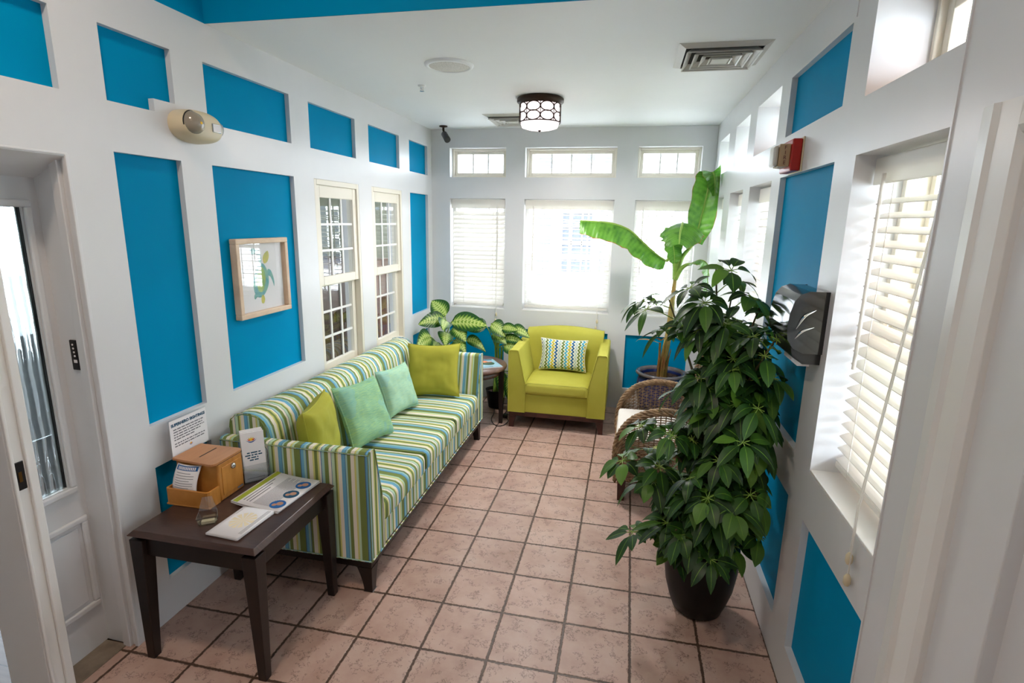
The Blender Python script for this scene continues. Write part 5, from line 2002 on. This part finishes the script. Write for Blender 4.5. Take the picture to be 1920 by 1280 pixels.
# ------------------------------------------------------------------ variegated dumb canes
def dumb_cane(name_label, loc, leaves, pot_r, pot_h, mat, canes):
    root = thing('dumb_cane', name_label, 'plant', loc)
    MB().lathe([(0, 0), (pot_r * 0.7, 0), (pot_r * 0.75, 0.04), (pot_r, pot_h), (pot_r * 1.04, pot_h), (pot_r * 1.04, pot_h - 0.1), (pot_r * 0.95, pot_h - 0.12), (pot_r * 0.9, pot_h - 0.1)][:5] + [(pot_r * 0.92, pot_h), (pot_r * 0.9, pot_h - 0.12)], n=36, cap=False).build('pot', mat, root)
    MB().lathe([(0, pot_h - 0.1), (pot_r * 0.9, pot_h - 0.1)], n=24, cap=False).build('soil', M['soil'], root)
    L0 = Vector(loc)
    for (b, t) in canes:
        b, t = Vector(b) - L0, Vector(t) - L0
        MB().tube(spline([b, b.lerp(t, 0.5) + Vector((0.03, 0.02, 0)), t], 8), [lerp(0.05, 0.035, i / 8) for i in range(9)], 8).build('cane', M['petiole'], root)
    for (st, base, d, L, W, dr) in leaves:
        st, base = Vector(st) - L0, Vector(base) - L0
        m = MB()
        leaf(m, base, d, (0.35, -0.75, 0.55), L * 1.15, W * 1.4, droop=dr * 0.7, nseg=12, fold=0.12, shape=0.72)
        o = m.build('leaf', M['dieff'], root)
        dd = Vector(d).normalized()
        MB().tube(spline([st, (st + base) / 2 + Vector((0, 0, 0.06)), base, base + dd * 0.08], 8), 0.018, 6).build('leaf_stalk', M['petiole'], o)


c0 = (-2.15, 10.25, 2.0)
dumb_cane('variegated dumb cane in the far left corner behind the sofa', (-2.2, 10.3, 0), [
    ((-2.1, 10.2, 2.2), (-2.05, 10.1, 2.95), (-0.75, -0.55, 0.25), 0.85, 0.42, 0.45),
    ((-2.1, 10.2, 2.2), (-2.1, 10.3, 3.05), (-0.25, -0.2, 0.5), 0.75, 0.50, 0.25),
    ((-2.1, 10.2, 2.2), (-2.0, 10.1, 2.95), (0.15, -0.85, 0.15), 0.70, 0.36, 0.55),
    ((-2.1, 10.2, 2.2), (-1.85, 10.2, 2.9), (0.95, -0.15, 0.15), 1.15, 0.50, 0.25),
    ((-2.1, 10.2, 2.2), (-1.75, 10.15, 2.75), (0.75, -0.6, -0.1), 0.65, 0.42, 0.6),
    ((-2.1, 10.2, 2.1), (-1.95, 9.95, 2.6), (0.25, -0.9, 0.0), 0.65, 0.38, 0.6),
    ((-2.2, 10.0, 2.0), (-2.35, 9.7, 2.45), (-0.25, -0.8, 0.2), 0.80, 0.50, 0.7),
    ((-2.1, 10.2, 2.0), (-1.7, 10.0, 2.35), (0.7, -0.6, 0.1), 0.70, 0.36, 0.7),
    ((-2.2, 10.2, 2.0), (-2.2, 9.9, 2.25), (0.1, -0.9, 0.1), 0.60, 0.40, 0.5),
    ((-2.1, 10.2, 2.0), (-1.75, 9.85, 2.2), (0.45, -0.8, -0.1), 0.60, 0.36, 0.6),
    ((-2.1, 10.3, 2.0), (-1.4, 10.35, 2.3), (0.9, -0.2, 0.2), 0.75, 0.30, 0.8),
], 0.42, 1.0, M['blackpot'], [((-2.2, 10.3, 0.9), (-2.1, 10.2, 2.3)), ((-2.1, 10.4, 0.9), (-1.95, 10.35, 2.1)), ((-2.3, 10.2, 0.9), (-2.3, 10.0, 2.1)), ((-2.0, 10.2, 0.9), (-1.8, 10.1, 2.0))])
dumb_cane('variegated dumb cane standing behind the round table', (-0.45, 10.65, 0), [
    ((-0.45, 10.6, 2.0), (-0.75, 10.5, 2.75), (-0.9, -0.1, 0.15), 0.70, 0.40, 0.35),
    ((-0.45, 10.6, 2.0), (-0.60, 10.5, 2.85), (0.75, -0.3, -0.15), 0.55, 0.42, 0.6),
    ((-0.45, 10.6, 2.0), (-0.55, 10.5, 2.55), (0.85, -0.4, -0.1), 0.55, 0.36, 0.5),
    ((-0.45, 10.6, 2.0), (-0.25, 10.45, 2.75), (0.9, -0.2, 0.1), 0.55, 0.28, 0.2),
    ((-0.45, 10.6, 2.0), (0.1, 10.4, 2.75), (0.95, -0.2, 0.1), 0.62, 0.30, 0.6),
    ((-0.45, 10.6, 2.0), (-0.20, 10.45, 2.4), (0.95, -0.2, 0.25), 0.80, 0.24, 0.5),
    ((-0.45, 10.6, 1.9), (-0.15, 10.4, 2.2), (0.8, -0.4, 0.1), 0.65, 0.40, 0.6),
    ((-0.45, 10.6, 1.2), (-0.25, 10.35, 1.35), (0.2, -0.25, -0.9), 0.75, 0.30, 0.1),
    ((-0.40, 10.6, 1.2), (0.05, 10.3, 1.2), (0.05, -0.1, -0.9), 0.70, 0.24, 0.1),
    ((-0.40, 10.6, 1.2), (0.22, 10.35, 1.3), (0.1, -0.1, -0.9), 0.80, 0.22, 0.1),
], 0.34, 0.62, M['blackpot'], [((-0.5, 10.6, 0.5), (-0.48, 10.6, 2.4)), ((-0.4, 10.6, 0.5), (-0.38, 10.55, 2.3)), ((-0.42, 10.7, 0.5), (-0.25, 10.55, 2.1))])

# ================================================================== THINGS ON THE WALLS
# framed turtle watercolour
pc = thing('framed_picture', 'framed watercolour of a green and blue sea turtle on the blue panel', 'picture', (LX - PD + 0.005, 2.565, 5.03))
W2, H2 = 0.735, 0.705
m = MB()
for (y0, y1, z0, z1) in ((-W2, W2, H2 - 0.09, H2), (-W2, W2, -H2, -H2 + 0.09), (-W2, -W2 + 0.09, -H2 + 0.09, H2 - 0.09), (W2 - 0.09, W2, -H2 + 0.09, H2 - 0.09)):
    m.box(0.0, 0.13, y0, y1, z0, z1)
m.build('picture_frame', M['framewood'], pc, bevel=0.012)
MB().box(0.0, 0.03, -W2 + 0.05, W2 - 0.05, -H2 + 0.05, H2 - 0.05).build('mat_board', M['paper'], pc)
MB().box(0.075, 0.078, -W2 + 0.09, W2 - 0.09, -H2 + 0.09, H2 - 0.09).build('picture_glass', M['glass_pic'], pc)


def blob(pts, col, name, dz, n=30):
    m = MB()
    P = [Vector((0, a, b)) for a, b in pts]
    ring = []
    k = len(P)
    for i in range(k):
        a, b, c, d = P[i - 1], P[i], P[(i + 1) % k], P[(i + 2) % k]
        for q in range(5):
            t = q / 5
            ring.append(0.5 * ((2 * b) + (c - a) * t + (2 * a - 5 * b + 4 * c - d) * t * t + (3 * b - a - 3 * c + d) * t ** 3))
    c0_ = sum(ring, Vector()) / len(ring)
    vs = [c0_] + ring
    vs = [(0.031 + dz, v.y, v.z) for v in vs]
    m.add(vs, [(0, i + 1, (i + 1) % len(ring) + 1) for i in range(len(ring))])
    return m.build(name, col, pc)


tq = noisy('turtle_blue_wash', sr(70, 160, 180), sr(140, 190, 160), 30, 0.8)
tg = noisy('turtle_green_wash', sr(190, 200, 60), sr(120, 180, 120), 24, 0.8)
ty = noisy('turtle_yellow_wash', sr(222, 200, 80), sr(170, 190, 90), 30, 0.8)
blob([(-0.02, 0.24), (0.10, 0.22), (0.20, 0.05), (0.20, -0.15), (0.10, -0.30), (-0.04, -0.38), (-0.18, -0.34), (-0.24, -0.18), (-0.20, 0.02), (-0.12, 0.16)], tq, 'turtle_shell', 0.001)
blob([(-0.01, 0.18), (0.08, 0.14), (0.12, -0.02), (0.08, -0.18), (0.0, -0.28), (-0.10, -0.26), (-0.14, -0.12), (-0.12, 0.04)], tg, 'turtle_shell_centre', 0.002)
blob([(0.10, 0.24), (0.08, 0.34), (0.14, 0.42), (0.24, 0.46), (0.26, 0.36), (0.20, 0.26)], ty, 'turtle_head', 0.002)
blob([(0.0, 0.22), (-0.05, 0.34), (-0.08, 0.44), (-0.20, 0.42), (-0.28, 0.46), (-0.22, 0.52), (-0.08, 0.52), (0.0, 0.46), (0.04, 0.32)], tq, 'turtle_flipper', 0.0015)
blob([(0.20, 0.12), (0.28, 0.10), (0.34, 0.0), (0.37, -0.12), (0.36, -0.22), (0.32, -0.12), (0.26, -0.02), (0.18, 0.02)], tq, 'turtle_flipper', 0.0015)
blob([(0.02, -0.34), (0.06, -0.42), (0.02, -0.50), (-0.04, -0.48), (-0.04, -0.38)], ty, 'turtle_flipper', 0.0012)
blob([(-0.14, -0.34), (-0.22, -0.40), (-0.24, -0.34), (-0.20, -0.30)], tq, 'turtle_flipper', 0.0012)

# emergency light
def SP(c): return math.copysign(abs(c) ** 0.85, c)


em = thing('emergency_light', 'oval beige twin-head emergency light on the upper left wall', 'emergency light', (LX, 1.13, 7.42))
m = MB()
m.grid(lambda u, v: (0.30 * math.sin(v * PI / 2) ** 0.6, 0.43 * SP(math.cos(u * 2 * PI)) * math.cos(v * PI / 2) ** 0.4, 0.235 * SP(math.sin(u * 2 * PI)) * math.cos(v * PI / 2) ** 0.4), 48, 14, wrap_u=False)
m.build('housing', M['beige'], em, weld=True)


def em_head(y, nm):
    h = MB()
    h.lathe([(0.17, -0.02), (0.165, 0.03), (0.13, 0.10), (0.07, 0.145), (0.0, 0.155)], n=28, cap=False)
    o = h.build('lens', NT('lens_glass_' + nm).bsdf(sr(150, 140, 124), 0.12, spec=0.8), em, loc=(0.225, y, 0.02), rot=(0, R(90), 0))
    MB().lathe([(0.17, -0.012), (0.18, 0.0), (0.17, 0.012)], n=28, cap=False).build('lens_ring', M['dark'], o)
    MB().lathe([(0.02, 0.12), (0.02, 0.16)], n=10).build('bulb', M['yellow'], o)


em_head(-0.215, 'a')
MB().box(0.2, 0.312, 0.09, 0.28, -0.06, 0.07).build('test_panel', M['chrome'], em, bevel=0.01)
MB().box(0.312, 0.316, 0.105, 0.265, -0.045, 0.055).build('panel_label', M['paper'], em)
m = MB().lathe([(0.12, -0.02), (0.11, 0.05), (0.05, 0.09), (0.0, 0.10)], n=24, cap=False)
m.build('lens', plain('clear_lens', sr(190, 190, 186), 0.1), em, loc=(0.14, 0.36, 0.02), rot=(R(-90), 0, 0))

# fire strobe
fa = thing('fire_alarm_strobe', 'red and cream fire alarm strobe lettered FIRE on the right wall', 'fire alarm', (RX, 2.84, 7.14))
MB().box(-0.02, -0.001, -0.33, 0.33, -0.24, 0.25).build('back_plate', M['beige'], fa, bevel=0.008)
MB().box(-0.155, -0.02, -0.31, 0.31, -0.225, 0.225).build('base', M['firered'], fa, bevel=0.02)
b2 = MB()
b2.hexa([(-0.155, -0.24, -0.16), (-0.155, 0.18, -0.16), (-0.30, 0.10, -0.16), (-0.30, -0.22, -0.16)], [(-0.155, -0.24, 0.16), (-0.155, 0.18, 0.16), (-0.30, 0.10, 0.16), (-0.30, -0.22, 0.16)])
b_o = b2.build('housing', M['tan'], fa, bevel=0.01)
MB().box(-0.37, -0.30, -0.19, 0.08, -0.15, 0.14).build('strobe_lens', plain('strobe_lens', sr(214, 212, 204), 0.1), b_o, bevel=0.03)
for q, ch in enumerate('FIRE'):
    text('lettering', ch, 0.075, M['redink'] if False else plain('dark_red_letter', sr(96, 30, 24), 0.5), b_o, frame_m((1, 0, 0), (0, 0, 1), (0, -1, 0), (-0.225, -0.236, 0.105 - q * 0.07)))

# paper towel dispenser
dp = thing('paper_towel_dispenser', 'glossy smoked-black paper towel dispenser on the right wall', 'dispenser', (RX, 1.10, 4.47))
m = MB()
prof = [(0, 0.14), (0, 0.90), (-0.22, 0.90), (-0.32, 0.86), (-0.38, 0.78), (-0.42, 0.62), (-0.43, 0.45), (-0.41, 0.30), (-0.34, 0.2), (-0.22, 0.14)]
m.prism(prof, lambda p, q, a: (p, a, q), -0.45, 0.45, smooth=False)
m.build('cover', M['gloss_black'], dp, bevel=0.04, seg=4)
m = MB()
m.prism([(0, 0.0), (0, 0.2), (-0.36, 0.24), (-0.32, 0.08), (-0.2, 0.0)], lambda p, q, a: (p, a, q), -0.41, 0.41)
m.build('dispensing_chute', M['black'], dp, bevel=0.02)
MB().box(-0.22, -0.08, -0.3, 0.3, -0.05, 0.012).build('paper_towel', M['paper'], dp)
for (z0, z1, z2, w_) in ((0.44, 0.60, 0.68, 0.018), (0.32, 0.42, 0.47, 0.015)):
    m = MB()
    m.tube(spline([(-0.33, -0.452, z0), (-0.25, -0.458, z1), (-0.13, -0.452, z2)], 10), [0.004 + w_ * math.sin(PI * i / 10) for i in range(11)], 6)
    m.build('grip_rib', M['chrome'], dp)
